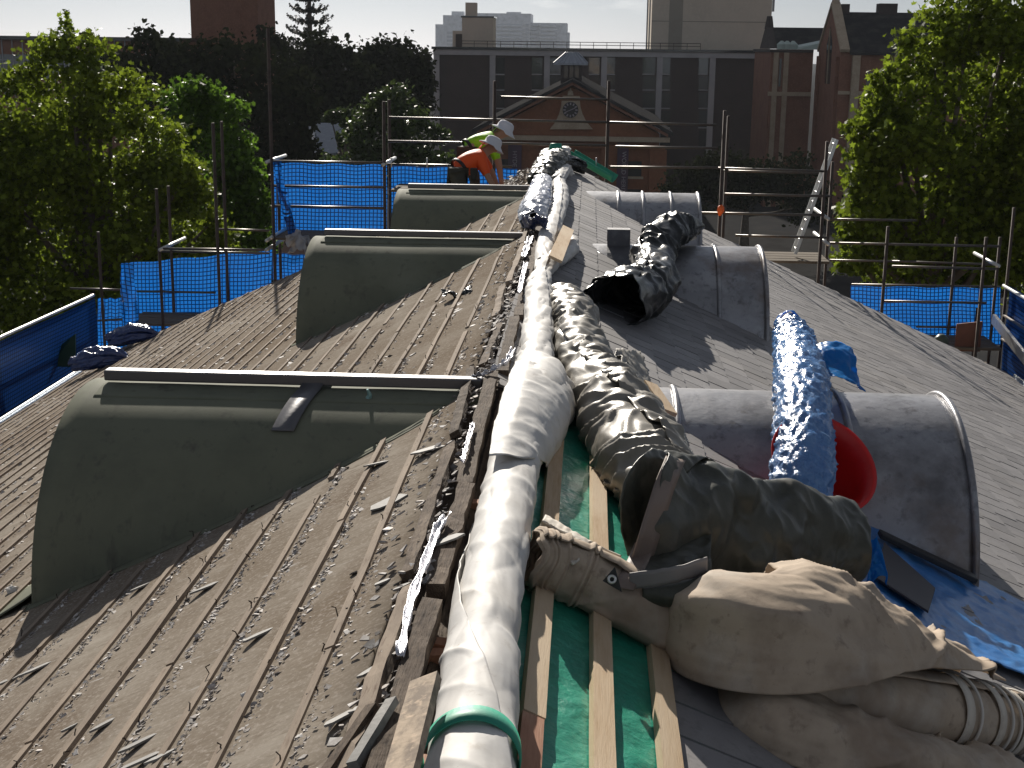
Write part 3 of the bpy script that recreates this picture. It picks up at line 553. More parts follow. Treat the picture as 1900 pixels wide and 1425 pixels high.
tree('maple_tree', 'bright green tree half hidden behind the left plane tree', [(345,185,60,45),(400,230,60,60),(440,300,42,60),(370,300,80,80),(465,335,32,40),(430,380,60,60),(480,390,30,45),(450,440,50,40),(400,500,90,50),(480,470,60,50),(300,420,110,90)], 52, leaf_green, 17000, .22, LEAF_LOBED, 2)
tree('plane_tree', 'large yellow green plane tree filling the right edge', [(1800,40,90,75),(1880,20,80,70),(1870,150,100,100),(1735,130,65,80),(1690,230,85,85),(1595,262,38,50),(1640,150,26,40),(1640,330,62,80),(1800,290,120,100),(1612,420,60,70),(1750,420,120,90),(1860,430,100,90),(1590,470,45,40),(1690,500,90,50),(1650,255,50,70),(1760,530,130,60),(1960,300,110,160),(1950,480,110,90),(1580,380,40,50)], 38, leaf_plane, 42000, .185, LEAF_LOBED, 3)
tree('fig_tree', 'broad dark fig tree below the brick tower', [(280,110,70,50),(350,130,80,60),(430,130,60,60),(500,190,70,80),(420,230,110,90),(540,240,55,70),(300,200,100,70),(250,150,60,60),(480,300,80,60),(560,290,45,40),(440,350,120,60),(590,330,60,40),(560,390,120,50)], 98, leaf_fig, 21000, .5, LEAF_OVAL, 4, twigs=11)
tree('fig_tree', 'dark fig tree behind the tall pine', [(505,90,35,40),(560,140,60,70),(610,140,50,70),(645,150,40,60),(590,200,70,60)], 118, leaf_fig, 9000, .52, LEAF_OVAL, 5, twigs=11)
tree('fig_tree', 'round topped dark fig tree left of the court block', [(715,115,55,45),(760,130,40,50),(690,150,40,55),(740,180,60,50),(790,140,22,45)], 125, leaf_fig, 9000, .52, LEAF_OVAL, 6, twigs=11)
tree('street_tree', 'small mid green tree behind the upper blue mesh', [(740,200,50,38),(700,235,55,40),(770,250,48,40),(675,265,35,30),(735,280,70,30),(815,248,18,18),(680,310,70,30),(780,310,70,30)], 78, leaf_mid, 9000, .3, LEAF_OVAL, 7)
tree('street_tree', 'low yellowish tree beside the cottage gable', [(640,215,28,14),(615,222,18,10),(655,235,25,25),(650,262,22,25)], 92, leaf_mid, 3200, .34, LEAF_OVAL, 8)
tree('street_tree', 'dark spreading tree in front of the court block', [(1300,330,48,36),(1345,318,55,36),(1400,335,55,38),(1440,350,35,30),(1365,355,70,30),(1270,360,50,40),(1470,330,60,40),(1500,380,50,40)], 118, leaf_fig, 9000, .42, LEAF_OVAL, 9)
# --- tall pine with tiers
YN = 150.0
b0 = PY(578,200,YN)
pn = thing('norfolk_pine', (b0.x, YN, 0), 'tall dark pine with flat tiers of branches against the sky', 'tree', 'trees around the roof')
MB().tube([(b0.x,YN,0),(b0.x,YN,15),(b0.x,YN,30)],[.6,.35,.08],8).build('trunk', bark_m, pn, smooth=True)
rng = np.random.default_rng(12); P = []
for zt_ in np.arange(11, 29, 1.15):
    Lb = max(.6, 3.5*(1-(zt_-11)/40)+rng.uniform(-.5,.3)); nb = 10
    for k in range(nb):
        a = 2*PI*k/nb + rng.uniform(-.3,.3); l = Lb*rng.uniform(.8,1.15); u = rng.uniform(.1,1,size=75)
        arch = -.35*np.sin(u*PI)+.45*u**2
        sp = (1-u)*.16+.10
        P.append(np.stack([b0.x+np.cos(a)*l*u+rng.normal(size=75)*sp*.7, YN+np.sin(a)*l*u+rng.normal(size=75)*sp*.7, zt_+arch*l*.45+rng.normal(size=75)*.09],1))
        MB().tube([(b0.x,YN,zt_),(b0.x+math.cos(a)*l*.5,YN+math.sin(a)*l*.5,zt_-.1*l),(b0.x+math.cos(a)*l,YN+math.sin(a)*l,zt_+.18*l)],[.07,.05,.02],5).build('branch', bark_m, pn)
leaf_mesh('foliage', np.concatenate(P), .3, leaf_pine, pn, LEAF_OVAL, rng, up=1.2)

# ================================================================== the roof we stand on
Y0, Y1, XE = -3.0, 21.0, 6.95
def zl(x): return ZR - T*abs(x)
PIT = math.atan(T)
bd = thing('gabled_building', (0, 9, 0), 'long gabled building under re-roofing, left slope stripped and right slope slated', 'building')
MB().prism([(-XE+.45,Y0+.2,0),(XE-.45,Y0+.2,0),(XE-.45,Y0+.2,zl(XE-.45)-.22),(0,Y0+.2,ZR-.25),(-XE+.45,Y0+.2,zl(XE-.45)-.22)], (0,Y1-Y0-.4,0)).build('wall', sandstone, bd)
# ---- left slope: boards, battens, rubble
rows = []
for i in range(161):
    y = Y0+(Y1-Y0)*i/160; r = []
    for j in range(57):
        x = -.10-(XE-.10)*j/56; r.append((x, y, zl(x) + .006*mn.noise(Vector((x*2.2,y*1.1,1)))))
    rows.append(r)
ls = MB().grid(rows).build('stripped_slope', deck_m, bd, smooth=True, solid=.03); ls['label'] = 'dusty stripped left roof slope with rows of old battens'
bx = [-.262-.2035*k for k in range(33)]
for k, x in enumerate(bx):
    y_ = Y0+.3
    while y_ < Y1-.3:              # each course is made up of several lengths, butted and a little out of line
        ye = min(Y1-.06, y_+rnd(2.6,6.0)); ye = Y1-.06 if Y1-ye < 1.2 else ye
        seg = max(6, int((ye-y_)*3)); sec = []; w_, h_ = .028*rnd(.85,1.15), .0225*rnd(.8,1.2); ph = rnd(0,50); off = rnd(-.007,.007); sk_ = rnd(-.006,.006)
        for i in range(seg+1):
            y = y_+(ye-y_)*i/seg; xo = x+off+sk_*i/seg+.010*mn.noise(Vector((ph,y*.6,0))); ho = h_*(1+.25*mn.noise(Vector((ph,y*1.9,4))))
            c = Vector((xo,y,zl(xo)+.006)); dn = Vector((-math.cos(PIT),0,-math.sin(PIT))); n = Vector((-math.sin(PIT),0,math.cos(PIT)))
            sec.append([c-dn*w_/2-n*.004, c-dn*w_/2+n*ho, c+dn*w_/2+n*ho, c+dn*w_/2-n*.004])
        m = MB().grid(sec, close=True); m.f.append((0,1,2,3)); nv_ = len(m.v); m.f.append((nv_-1,nv_-2,nv_-3,nv_-4)); m.build('batten', batten_old, ls)
        y_ = ye+rnd(.004,.03) if random.random() < .85 else ye+rnd(.1,.3)
def chips(name, mat, parent, items):
    """items: (centre, size, normal) -> flat broken flakes"""
    mb = MB()
    for c, s, n in items:
        n = (Vector(n)+Vector((rnd(-.6,.6),rnd(-.6,.6),rnd(-.2,.4)))).normalized(); a = n.orthogonal().normalized(); b = n.cross(a); th = rnd(0,6.28); k = random.choice((3,4,4,5))
        el = rnd(.45,1); pts = []
        for q in range(k):
            t = th+2*PI*q/k+rnd(-.3,.3); r = s*rnd(.6,1.1); pts.append(Vector(c)+a*math.cos(t)*r+b*math.sin(t)*r*el)
        mb.prism(pts, n*s*rnd(.12,.3))
    o = mb.build(name, mat, parent); o['kind'] = 'stuff'; return o
nL = (-math.sin(PIT),0,math.cos(PIT)); it = []
for k, x in enumerate(bx):
    y = 2.0
    while y < 20.8:
        near = y < 8.5 and x > -2.9
        dens = 1.0 if (near and mn.noise(Vector((k*3.1,y*.8,0))) > -.45) else .5
        if random.random() < dens:
            xx = x+.021+abs(random.gauss(0,.020)); s = random.choice((.004,.005,.005,.006,.007,.008,.009,.011,.016)) if near else random.choice((.008,.010,.012,.014,.018,.024,.030))
            it.append(((xx,y,zl(xx)+.008+rnd(0,.010)), s, nL))
        y += rnd(.001,.0042) if near else rnd(.010,.034)
for _ in range(5200):
    x = -rnd(.15,6.7) if random.random() < .75 else -rnd(.15,2.5); y = rnd(2.3,20.5)
    if mn.noise(Vector((x*.9,y*.6,5))) > -.1: it.append(((x,y,zl(x)+.006), rnd(.005,.012) if y < 7 else rnd(.008,.028), nL))
for _ in range(2000):            # dirt and chips along the broken ridge
    y = rnd(2.2,20.6); x = -abs(random.gauss(.03,.09)); it.append(((x,y,zl(x)+rnd(.004,.035)), rnd(.006,.026), nL))
for _ in range(420):
    y = rnd(18.6,20.9); x = -rnd(.05,.75); it.append(((x,y,zl(x)+rnd(.0,.10)), rnd(.015,.05), nL))
chips('slate_rubble', rubble_m, ls, it)
mb = MB()
for _ in range(420):
    k = random.randrange(16); x = bx[k]; y = rnd(2.6,9.5); c = Vector((x+rnd(-.02,.03),y,zl(x)+.02)); a = c+Vector((rnd(-.01,.01),rnd(-.015,.015),rnd(.012,.028))); b = a+Vector((rnd(-.014,.014),rnd(-.014,.014),rnd(-.004,.008)))
    mb.tube([c,a,b],.0022,4)
o = mb.build('bent_nails', nail_m, ls); o['kind'] = 'stuff'
# ---- broken ridge timbers
def board(name, a, b, wd, ht, mat, parent, seg=14, rough_=.006, up=(0,0,1), splint=0.0, org=None):
    a, b = Vector(a), Vector(b); t = (b-a).normalized(); sd = t.cross(Vector(up)).normalized(); u = sd.cross(t).normalized(); sec = []; ph = rnd(0,90)
    for i in range(seg+1):
        f = i/seg; c = a.lerp(b,f); e = lambda q: rough_*mn.noise(Vector((ph+q*7.7,f*seg*.6,0)))
        kk = 1.0 - (splint*sstep(f,1-.3,1) if splint else 0)
        sec.append([c-sd*(wd/2+e(1))-u*(ht/2), c+sd*(wd/2*kk+e(2))-u*(ht/2), c+sd*(wd/2*kk+e(3))+u*(ht/2+e(4)), c-sd*(wd/2+e(5))+u*(ht/2+e(6))])
    m = MB().grid(sec, close=True); i0 = 0; m.f.append((3,2,1,0)); n = len(m.v); m.f.append((n-4,n-3,n-2,n-1))
    return m.build(name, mat, parent, org)
y = 1.5
while y < 14.5:
    l = rnd(.9,2.1); xo = .045+rnd(-.018,.018)
    board('ridge_board', (xo,y,ZR+.012+rnd(-.02,.02)), (xo+rnd(-.02,.02),y+l,ZR+.012+rnd(-.02,.02)), .06, .05, timber_dark, ls, rough_=.012); y += l+rnd(.02,.16)
y = 1.5
while y < 17:
    l = rnd(.7,2.0); xo = -.06+rnd(-.03,.02)
    board('ridge_board', (xo,y,zl(xo)+.03+rnd(-.012,.014)), (xo+rnd(-.03,.03),y+l,zl(xo)+.03+rnd(-.012,.014)), .048, .03, timber_dark if random.random() < .65 else batten_old, ls, rough_=.012, up=nL); y += l+rnd(.05,.25)
for px, py in ((838,1165),(846,1145),(838,1340),(940,620),(955,590),(880,905)):
    p = PL(px,py,.0); board('packer', (.05,p.y,ZR-.035), (.12,p.y+.01,ZR-.04), .05, .03, timber_red, ls, seg=4)
MB().box(-.10,.16,Y0+.1,Y1-.05,ZR-.2,ZR-.07).build('ridge_beam', timber_dark, bd)
# ---- right slope: membrane, new battens, slates
nR = (math.sin(PIT),0,math.cos(PIT))
def zr(x): return ZR - T*x
rs = MB().hexa([(.06,Y0,zr(.06)-.04),(XE,Y0,zr(XE)-.04),(XE,Y1,zr(XE)-.04),(.06,Y1,zr(.06)-.04),(.06,Y0,zr(.06)-.012),(XE,Y0,zr(XE)-.012),(XE,Y1,zr(XE)-.012),(.06,Y1,zr(.06)-.012)]).build('slated_slope', timber_dark, bd)
rs['label'] = 'right roof slope laid with new dark grey slates'
net = []
for i in range(12):
    yy = 1.0+i*.56; net.append([Vector((x,yy,zr(x)+.012+rnd(-.006,.008))) for x in (.15,.3,.45,.6,.75,.95)])
patch('membrane', net, membrane_m, rs, nu=110, nv=40, amp=.009, f=7, st=(1,1.4,1), seed=4, thick=.002)
for x, ya, yb, mt in ((.355,1.2,3.42,timber_red),(.357,3.43,7.0,timber_new),(.553,1.2,2.62,timber_red),(.551,2.63,6.9,timber_new),(.742,1.2,3.0,timber_new),(.744,3.01,6.9,timber_new)):
    board('batten', (x,ya,zr(x)+.035), (x,yb,zr(x)+.035), .066, .034, mt, rs, seg=10, rough_=.002, up=nR)
SW, SG = .222, .187
def slate_mesh(var, L_=.425):
    rng_ = random.Random(var); n = 5; mb = MB(); ed = []
    for q in range(n+1): ed.append((L_+rng_.uniform(-.004,.002)-(0.012 if (q in (0,n) and rng_.random() < .4) else 0), -SW/2+.0075+(SW-.015)*q/n))
    top = [(0,-SW/2+.0075,.014)]+[(x,y,.014) for x,y in ed]+[(0,SW/2-.0075,.014)]
    k = len(top); mb.v = [(x,y,0) for x,y,z in top]+top; mb.f = [tuple(range(k,2*k))]+[(i,(i+1)%k,k+(i+1)%k,k+i) for i in range(k)]
    me = bpy.data.meshes.new('slate'); me.from_pydata(mb.v,[],mb.f); me.materials.append(slate_m); me.update(); return me
SM = [slate_mesh(v) for v in range(6)]; SHORT = slate_mesh(7, .17)
slots = []
ncourse = int((XE+.05-.15)/SG)+1
for i in range(ncourse):
    xb = .20+SG*i                                    # lower edge
    y = Y0+.1+(SW/2 if i % 2 else 0)
    while y < Y1-.05:
        skip = (y < 6.85 and xb < 1.0)
        if (abs(y-9.35) < .15 and abs(xb-.38) < .05) or (abs(y-15.45) < .2 and abs(xb-.38) < .05): skip = True
        if not skip: slots.append((xb,y))
        y += SW
def slate_mat(xb, y):
    tilt = PIT - .030 + rnd(-.006,.006)
    L_ = .425 if xb > .37 else .17; xt = xb-L_*math.cos(PIT); z = zr(xt)+.004
    return Matrix.Translation((xt, y+rnd(-.0015,.0015), z)) @ Matrix.Rotation(PIT-.040+rnd(-.005,.005),4,'Y') @ Matrix.Rotation(rnd(-.008,.008),4,'Z') @ Matrix.Rotation(rnd(-.006,.006),4,'X')
vis = sorted(slots, key=lambda s: (s[0]-.47)**2+(s[1])**2 + (0 if s[1] > 2.9 else 400) + (0 if s[0] < .47+.42*s[1] else 300))
mbs = MB()
for n, (xb, y) in enumerate(vis):
    m = slate_mat(xb,y); me = SM[random.randrange(6)] if xb > .37 else SHORT
    if n < 296:
        o = bpy.data.objects.new('slate', me); COL.objects.link(o); o.parent = rs; o.matrix_local = Matrix.Translation(-WL[rs.name]) @ m
    else:
        i0 = len(mbs.v); mbs.v += [tuple(m @ v.co) for v in me.vertices]; mbs.f += [tuple(i0+q for q in p.vertices) for p in me.polygons]
o = mbs.build('slate_field', slate_m, rs); o['kind'] = 'stuff'
# ---- gutters and verges
for s in (-1, 1):
    x = s*(XE+.07); pts = [(x-.07*math.cos(a), Y0, zl(XE)-.02-.07*math.sin(a)) for a in np.linspace(0,PI,9)]
    MB().grid([pts, [(p[0],Y1,p[2]) for p in pts]]).build('gutter', M('painted gutter',(.55,.6,.66),.35,metal=.3), bd, solid=.006)
    MB().bar((s*(XE+.15),Y0,zl(XE)-.015),(s*(XE+.15),Y1,zl(XE)-.015),.02,.02).build('gutter_lip', alu_m, bd)
    MB().hexa([(0,Y1-.12,ZR-.16),(s*XE,Y1-.12,zl(XE)-.16),(s*XE,Y1-.02,zl(XE)-.16),(0,Y1-.02,ZR-.16),(0,Y1-.12,ZR-.05),(s*XE,Y1-.12,zl(XE)-.05),(s*XE,Y1-.02,zl(XE)-.05),(0,Y1-.02,ZR-.05)]).build('verge_board', timber_dark, bd)

# ---- dormers
def prof(a, zc, rise, zbot, pw, n=36):
    """section points (dy, z) from near foot over the crown to far foot"""
    pts = [(-a, zbot), (-a, zbot*.5+(zc-rise)*.5)]
    for i in range(n+1):
        th = PI*i/n; c, s = math.cos(th), math.sin(th)
        pts.append((-a*math.copysign(abs(c)**(2/pw),c), zc-rise+rise*abs(s)**(2/pw)))
    return pts + [(a, zbot*.5+(zc-rise)*.5), (a, zbot)]
def dormer(sx, xe, yc, zc, a, rise, pw, mat, label, kind, seams=(), cap0=.28):
    zc = ZR+zc; zbot = zl(xe)-.12; pf = prof(a, zc, rise, zbot, pw); xin = max(.02, (ZR-zc)/T-.05)
    nx = 26; rws = []
    for i in range(nx+1):
        x = sx*(xin+(xe-xin)*i/nx); row = []
        for q,(dy,z) in enumerate(pf):
            bmp = .006*mn.noise(Vector((x*1.6,dy*2.5+yc,z*2.5))) if kind == 'lead' else .003*mn.noise(Vector((x*1.1,dy*2+yc,z*2)))
            row.append((x, yc+dy, z+bmp*(1 if z > zbot+.01 else 0)))
        rws.append(row)
    d = MB().grid(rws if sx > 0 else rws[::-1]).build('dormer', mat, bd, smooth=True, solid=.012); d['label'] = label
    # front wall with louvres, set back a little under the sheet
    xf = sx*(xe-.05); MB().prism([(xf,yc+dy*.985,min(z,zc-.012)) for dy,z in pf], (sx*-.04,0,0)).build('front', timber_dark, d)
    for q in range(5):
        z = zl(xe)+.2+q*.11
        if z < zc-rise*.4: MB().bar((xf+sx*.012,yc-a*.7,z),(xf+sx*.012,yc+a*.7,z),.02,.07).build('louvre', green_paint, d)
    if kind == 'painted':
        x0, x1 = sx*(xe-cap0), sx*.03
        MB().bar((x0,yc,zc+.052),(x1,yc,zc+.052),.075,.055).build('ridge_roll', M('dark lead roll',(.13,.125,.13),.33,metal=.5,bump=[(20,.2,.004)]), d, bevel=.008)
        fr = []
        for i in range(19):
            x = x0+(x1-x0)*i/18; r = []
            for q in range(12):
                th = PI/2 - .33*q/11 + .1; c, s = math.cos(PI-th), math.sin(th); r.append((x, yc-a*abs(math.cos(th))**(2/pw)*(1 if math.cos(th) > 0 else -1)*1.0, zc-rise+rise*abs(s)**(2/pw)+.007+.003*mn.noise(Vector((x*4,q*.3,yc)))))
            fr.append(r)
        MB().grid(fr).build('cap_flashing', green_paint, d, smooth=True, solid=.004)
    else:
        for xs_ in list(seams)+[xe-.012]:
            pts = [(sx*xs_, yc+dy*1.012, z+.008) for dy,z in pf]
            MB().tube(pts, .021, 8).build('seam_roll', lead_m, d, smooth=True)
    # flashing at the foot, turned out on to the slope
    ap = []
    for i in range(30):
        f = i/29; x = sx*(xin+.15+(xe+.05-xin-.15)*f); zz = zl(x); wv = .012*mn.noise(Vector((x*5,yc,2)))
        kz = (zz-(zc-rise))/rise; yi = yc-a*math.sqrt(max(0,1-max(0,kz)**2))
        ap.append([(x,yi+.004,zz+.03),(x,yi-.008,zz+.022),(x,yi-.025,zz+.018+abs(wv)*.4),(x,yi-.045+wv,zz+.016+abs(wv))])
    MB().grid(ap).build('apron_flashing', mat, d, smooth=True, solid=.004)
    return d
d1 = dormer(-1, 2.07, 6.76, -.055, .88, .92, 2.0, green_paint, 'nearest grey green barrel dormer on the left slope', 'painted', cap0=.10)
# flared skirt at the outer foot
sk = []
for i in range(10):
    f = i/9; x = -2.0-.30*f**1.3; r = []
    for q in range(8): g_ = q/7; r.append((x, 5.90+.42*g_, zl(2.1)+.16*(1-f)**2.2+(zl(x)-zl(2.1))*f+.016))
    sk.append(r)
MB().grid(sk).build('skirt_flashing', green_paint, d1, smooth=True, solid=.005)
dormer(-1, 2.04, 12.60, -.08, .92, .95, 2.0, green_paint, 'middle grey green barrel dormer on the left slope', 'painted', cap0=.1)
dormer(-1, 1.85, 17.0, -.075, .92, .95, 2.0, green_paint, 'farthest grey green barrel dormer in front of the two workers', 'painted', cap0=.12)
dormer(1, 2.62, 7.98, -.335, .90, .88, 2.0, lead_m, 'nearest lead covered barrel dormer on the right slope', 'lead', seams=(1.02,1.98))
dormer(1, 2.17, 13.4, -.215, .90, .86, 2.0, lead_m, 'middle lead covered barrel dormer on the right slope', 'lead', seams=(.98,1.3,1.72))
dormer(1, 1.93, 18.2, -.185, .90, .86, 2.0, lead_m, 'farthest lead covered barrel dormer on the right slope', 'lead', seams=(.88,1.2,1.56))

# ================================================================== scaffolds and blue debris mesh
def tube_part(parent, a, b, r=.021, mat=None, name='ledger', n=8): return MB().tube([a,b], r, n).build(name, mat or tube_m, parent, smooth=True)
def meshpanel(parent, p00, p10, p11, p01, mat=None, wave=.03, sag=.05, nu=36, nv=14, seed=0):
    p00, p10, p11, p01 = map(Vector, (p00,p10,p11,p01)); nrm = (p10-p00).cross(p01-p00).normalized(); rws = []
    for i in range(nu+1):
        u = i/nu; r = []
        for j in range(nv+1):
            v = j/nv; p = p00.lerp(p10,u).lerp(p01.lerp(p11,u),v); p = p + nrm*wave*(mn.noise(Vector((u*5+seed,v*2.5,seed)))+.5*math.sin(v*7+seed)) ; p.z -= sag*math.sin(u*PI*3+seed)**2*v*.5; r.append(p)
        rws.append(r)
    o = MB().grid(rws).build('debris_mesh', mat or mesh_m, parent, smooth=True)
    me = o.data; uvl = me.uv_layers.new(name='UV'); wdt, hgt = (p10-p00).length, (p01-p00).length
    for poly in me.polygons:
        for li in poly.loop_indices:
            k = me.loops[li].vertex_index; uvl.data[li].uv = ((k//(nv+1))/nu*wdt, (k%(nv+1))/nv*hgt)
    return o
YS, YO = 21.75, 22.95
def at(px, py, y=YS): return PY(px,py,y)
sc1 = thing('gable_scaffold', (0, YS+.5, 0), 'stepped tube scaffold with blue debris mesh across the far gable', 'scaffold')
for px, ptop in ((497,52),(395,228),(290,350),(712,188),(918,150),(1130,150),(1345,205),(1535,262),(1648,420),(1830,440)):
    q = at(px, ptop); tube_part(sc1, (q.x,YS,0), (q.x,YS,q.z), .026, tube_dark, 'standard')
for px, ptop in ((722,185),(411,225),(312,345),(515,300),(1352,215),(1545,300),(1775,440),(1856,440),(182,430)):
    q = PY(px, ptop, YO); tube_part(sc1, (q.x,YO,0), (q.x,YO,q.z), .026, tube_dark, 'standard')
for (x0,y0,x1,y1,yy) in ((722,218,1130,227,YS),(1130,227,1330,232,YS),(930,180,1128,185,YS),(720,262,1130,270,YS),(1142,272,1332,275,YS),(1132,310,1332,311,YS),(505,299,712,302,YS),(505,345,712,348,YS),(505,382,712,386,YS),(720,305,950,309,YS),
        (400,425,500,428,YO),(295,461,500,464,YS),(300,466,500,470,YO),(230,540,400,543,YO),(235,583,400,586,YO),(130,535,230,538,YO),(180,595,230,592,YO),
        (1330,312,1535,318,YS),(1340,317,1535,322,YO),(1345,360,1540,364,YS),(1300,395,1530,399,YS),(1365,437,1535,441,YS),(1540,407,1700,409,YS),(1540,451,1856,457,YS),(1540,483,1700,486,YO),(1655,485,1855,491,YO),(1655,494,1850,499,YS),(1580,528,1856,532,YO),(1640,559,1830,562,YS),(1700,606,1790,608,YO)):
    a, b = PY(x0,y0,yy), PY(x1,y1,yy); tube_part(sc1, (a.x,yy,a.z), (b.x,yy,b.z), .019, tube_m)
for px, py in ((497,300),(497,445),(497,462),(300,462),(1535,405),(1535,452),(1850,492),(712,305),(505,440)):
    q = at(px,py); tube_part(sc1, (q.x,YS-.1,q.z), (q.x,YO+.1,q.z), .03, alu_m, 'transom')
for (x0,x1,py) in ((497,725,441),(725,1130,352),(1345,1540,482),(230,500,600),(1540,1860,640)):
    for k in range(4):
        a, b = at(x0,py), at(x1,py); yy = YS+.14+k*.26; MB().box(a.x, b.x, yy-.11, yy+.11, a.z-.04, a.z).build('plank', plank_m, sc1)
for (x0,y0,x1,y1) in ((897,247,897,262),):
    pass
for px in (727,793,889,1106): q = at(px,303); tube_part(sc1, (q.x,YS-.05,q.z-.06), (q.x,YS-.05,q.z+.09), .012, alu_m, 'pin')
def mp(poly, y, seed): meshpanel(sc1, *[PY(px,py,y) for px,py in poly], seed=seed)
mp([(505,436),(718,440),(718,305),(505,300)], YO+.06, 1); mp([(722,440),(960,440),(960,311),(722,306)], YO+.06, 2)
mp([(243,625),(500,625),(505,463),(240,487)], YO+.06, 3); mp([(505,520),(600,520),(600,475),(505,468)], YO+.06, 4)
mp([(180,650),(236,650),(232,552),(180,552)], YO+.1, 5)
mp([(1578,640),(1856,640),(1856,533),(1578,529)], YO+.06, 6)
# loose overhanging flaps of the mesh
fl = [[PY(505+i*6,300+j*24,YS-.12+.07*math.sin(j*.9+i)) if j < 1 else PY(505+i*(5.0)+j*5.2,300+j*24,YS-.12+.07*math.sin(j*.9+i)) for i in range(4)] for j in range(7)]
def uv_sheet(o, sc=1.0):
    me = o.data; uvl = me.uv_layers.new(name='UV')
    for l in me.loops: c = me.vertices[l.vertex_index].co; uvl.data[l.index].uv = (c.x*sc+c.y*.5, c.z*sc)
uv_sheet(patch('loose_mesh_flap', fl, mesh_m, sc1, nu=40, nv=14, amp=.02, f=3, thick=0))
fl = [[PY(222+i*9+j*1.5,488+j*24,YS-.25+.1*math.sin(j*.8+i*1.3)) for i in range(4)] for j in range(7)]
uv_sheet(patch('loose_mesh_flap', fl, mesh_m, sc1, nu=40, nv=14, amp=.03, f=3, thick=0, seed=3))
# left eave
XS = -7.62
sc2 = thing('eave_scaffold', (XS, 14, 0), 'scaffold along the left eave hung with dark blue debris mesh', 'scaffold')
zt1, zt2 = PX(0,607,XS).z, PX(176,551,XS).z; yt2 = PX(176,551,XS).y
for y in (8,11.5,15,18.4,yt2): tube_part(sc2, (XS-.05,y,0), (XS-.05,y,zt2+.05), .026, tube_dark, 'standard')
for dz in (0,): tube_part(sc2, (XS-.02,6,zt1+.03), (XS-.02,yt2,zt2+.03), .026, alu_m)
for dz in (-.45,-.9): tube_part(sc2, (XS-.10,6,zt1+dz), (XS-.10,yt2,zt2+dz), .024, tube_m)
meshpanel(sc2, (XS,6,11.9),(XS,yt2,11.9),(XS,yt2,zt2),(XS,6,zt1), seed=8, nu=50, mat=mesh_navy)
for k in range(3): MB().box(XS+.06+k*.21, XS+.25+k*.21, 5, yt2, 11.75, 11.79).build('plank', plank_m, sc2)
# right eave
XS2 = 7.45
sc3 = thing('eave_scaffold', (XS2, 14, 0), 'dark scaffold along the right eave with lattice beam and blue mesh', 'scaffold')
q = PX(1862,530,XS2); zz = q.z; yq = q.y
for y in (9,12.5,16,19.4,yq): tube_part(sc3, (XS2+.05,y,0), (XS2+.05,y,zz+(1.3 if y > 19.5 else .05)), .026, tube_dark, 'standard'); tube_part(sc3, (XS2-.45,y-.2,0), (XS2-.45,y-.2,zz-.35), .026, tube_dark, 'standard')
tube_part(sc3, (XS2,6,zz-.03), (XS2,yq,zz), .028, alu_m)
for dz in (.5,.9): tube_part(sc3, (XS2+.05,8,zz-dz), (XS2+.05,yq,zz-dz), .024, tube_m)
meshpanel(sc3, (XS2+.1,6,zl(XE)-.8),(XS2+.1,yq,zl(XE)-.8),(XS2+.1,yq,zz),(XS2+.1,6,zz), seed=9, nu=50, mat=mesh_navy)
for k in range(3): MB().box(XS2-.75+k*.24, XS2-.53+k*.24, 6, yq+.4, zl(XE)-.42, zl(XE)-.38).build('plank', plank_m, sc3)
for y in (20.9,20.2,19.5,18.8): tube_part(sc3, (XS2-.7,y,zl(XE)-.1), (XS2+.1,y,zl(XE)-.1), .03, alu_m, 'transom')
a, b = Vector((XS2-.45,22.0,zz-.35)), Vector((XS2+.05,15.5,zz-1.9))
MB().bar(a,b,.05,.16).build('inclined_beam', alu_m, sc3)
# things standing about the gable
q0, q1 = PY(1474,470,YS+.35), PY(1551,258,YS+.35)
ld = thing('ladder', (q0.x, YS+.4, q0.z), 'aluminium ladder leaning against the right gable scaffold', 'ladder')
for dy in (-.15,.15): MB().bar((q0.x,YS+.4+dy,q0.z),(q1.x,YS+.4+dy,q1.z),.05,.03,up=(0,1,0)).build('stile', alu_m, ld)
for k in range(12): p = Vector((q0.x,YS+.4,q0.z)).lerp(Vector((q1.x,YS+.4,q1.z)),(k+.5)/12); tube_part(ld, (p.x,YS+.24,p.z), (p.x,YS+.56,p.z), .014, alu_m, 'rung')
q = at(1335,390); tag(MB().tube([(q.x,YS-.04,q.z-.08),(q.x+.01,YS-.05,q.z),(q.x+.02,YS-.04,q.z+.06),(q.x+.03,YS-.04,q.z+.09)],[.02,.06,.05,.01],7).build('marker_tag', orange_m, smooth=True), 'small orange tag tied to a scaffold rail beside the far right dormer', 'tag')
a, b = PY(1772,640,YS+.1), PY(1823,600,YS+.1)
tag(MB().hexa([(a.x,YS+.1,a.z-.1),(b.x,YS+.1,a.z-.1),(b.x,YS+.13,a.z-.1),(a.x,YS+.13,a.z-.1),(a.x,YS+.1,b.z-.02),(b.x,YS+.1,b.z+.03),(b.x,YS+.13,b.z+.03),(a.x,YS+.13,b.z-.02)]).build('plywood_sheet', copper_m), 'rust red board propped against the blue mesh at right', 'board')
q = at(1741,625); tag(MB().tube([(q.x,YS-.2,q.z-.16),(q.x,YS-.2,q.z-.1),(q.x,YS-.2,q.z+.02),(q.x,YS-.2,q.z+.08)],[.11,.12,.11,.05],12).build('chemical_drum', M('dark green drum',(.05,.07,.05),.4), smooth=True), 'small dark drum beside the right verge', 'drum')
q = PY(575,440,YS-.2)
patch('plastic_sack', [[q+Vector((-.36+.19*i+.04*math.sin(j*2.3), .10*math.sin(i*2+j*1.4), -.24+.10*j*(.5+.5*math.sin(i*1.7+.4))+(.12 if (j == 4 and i == 3) else 0))) for i in range(5)] for j in range(5)], clear_white, nu=40, nv=40, amp=.09, f=3.2, seed=5, thick=.004, fine=.6)
tag(bpy.data.objects['plastic_sack'], 'crumpled clear plastic sack behind the middle left dormer', 'plastic sack')
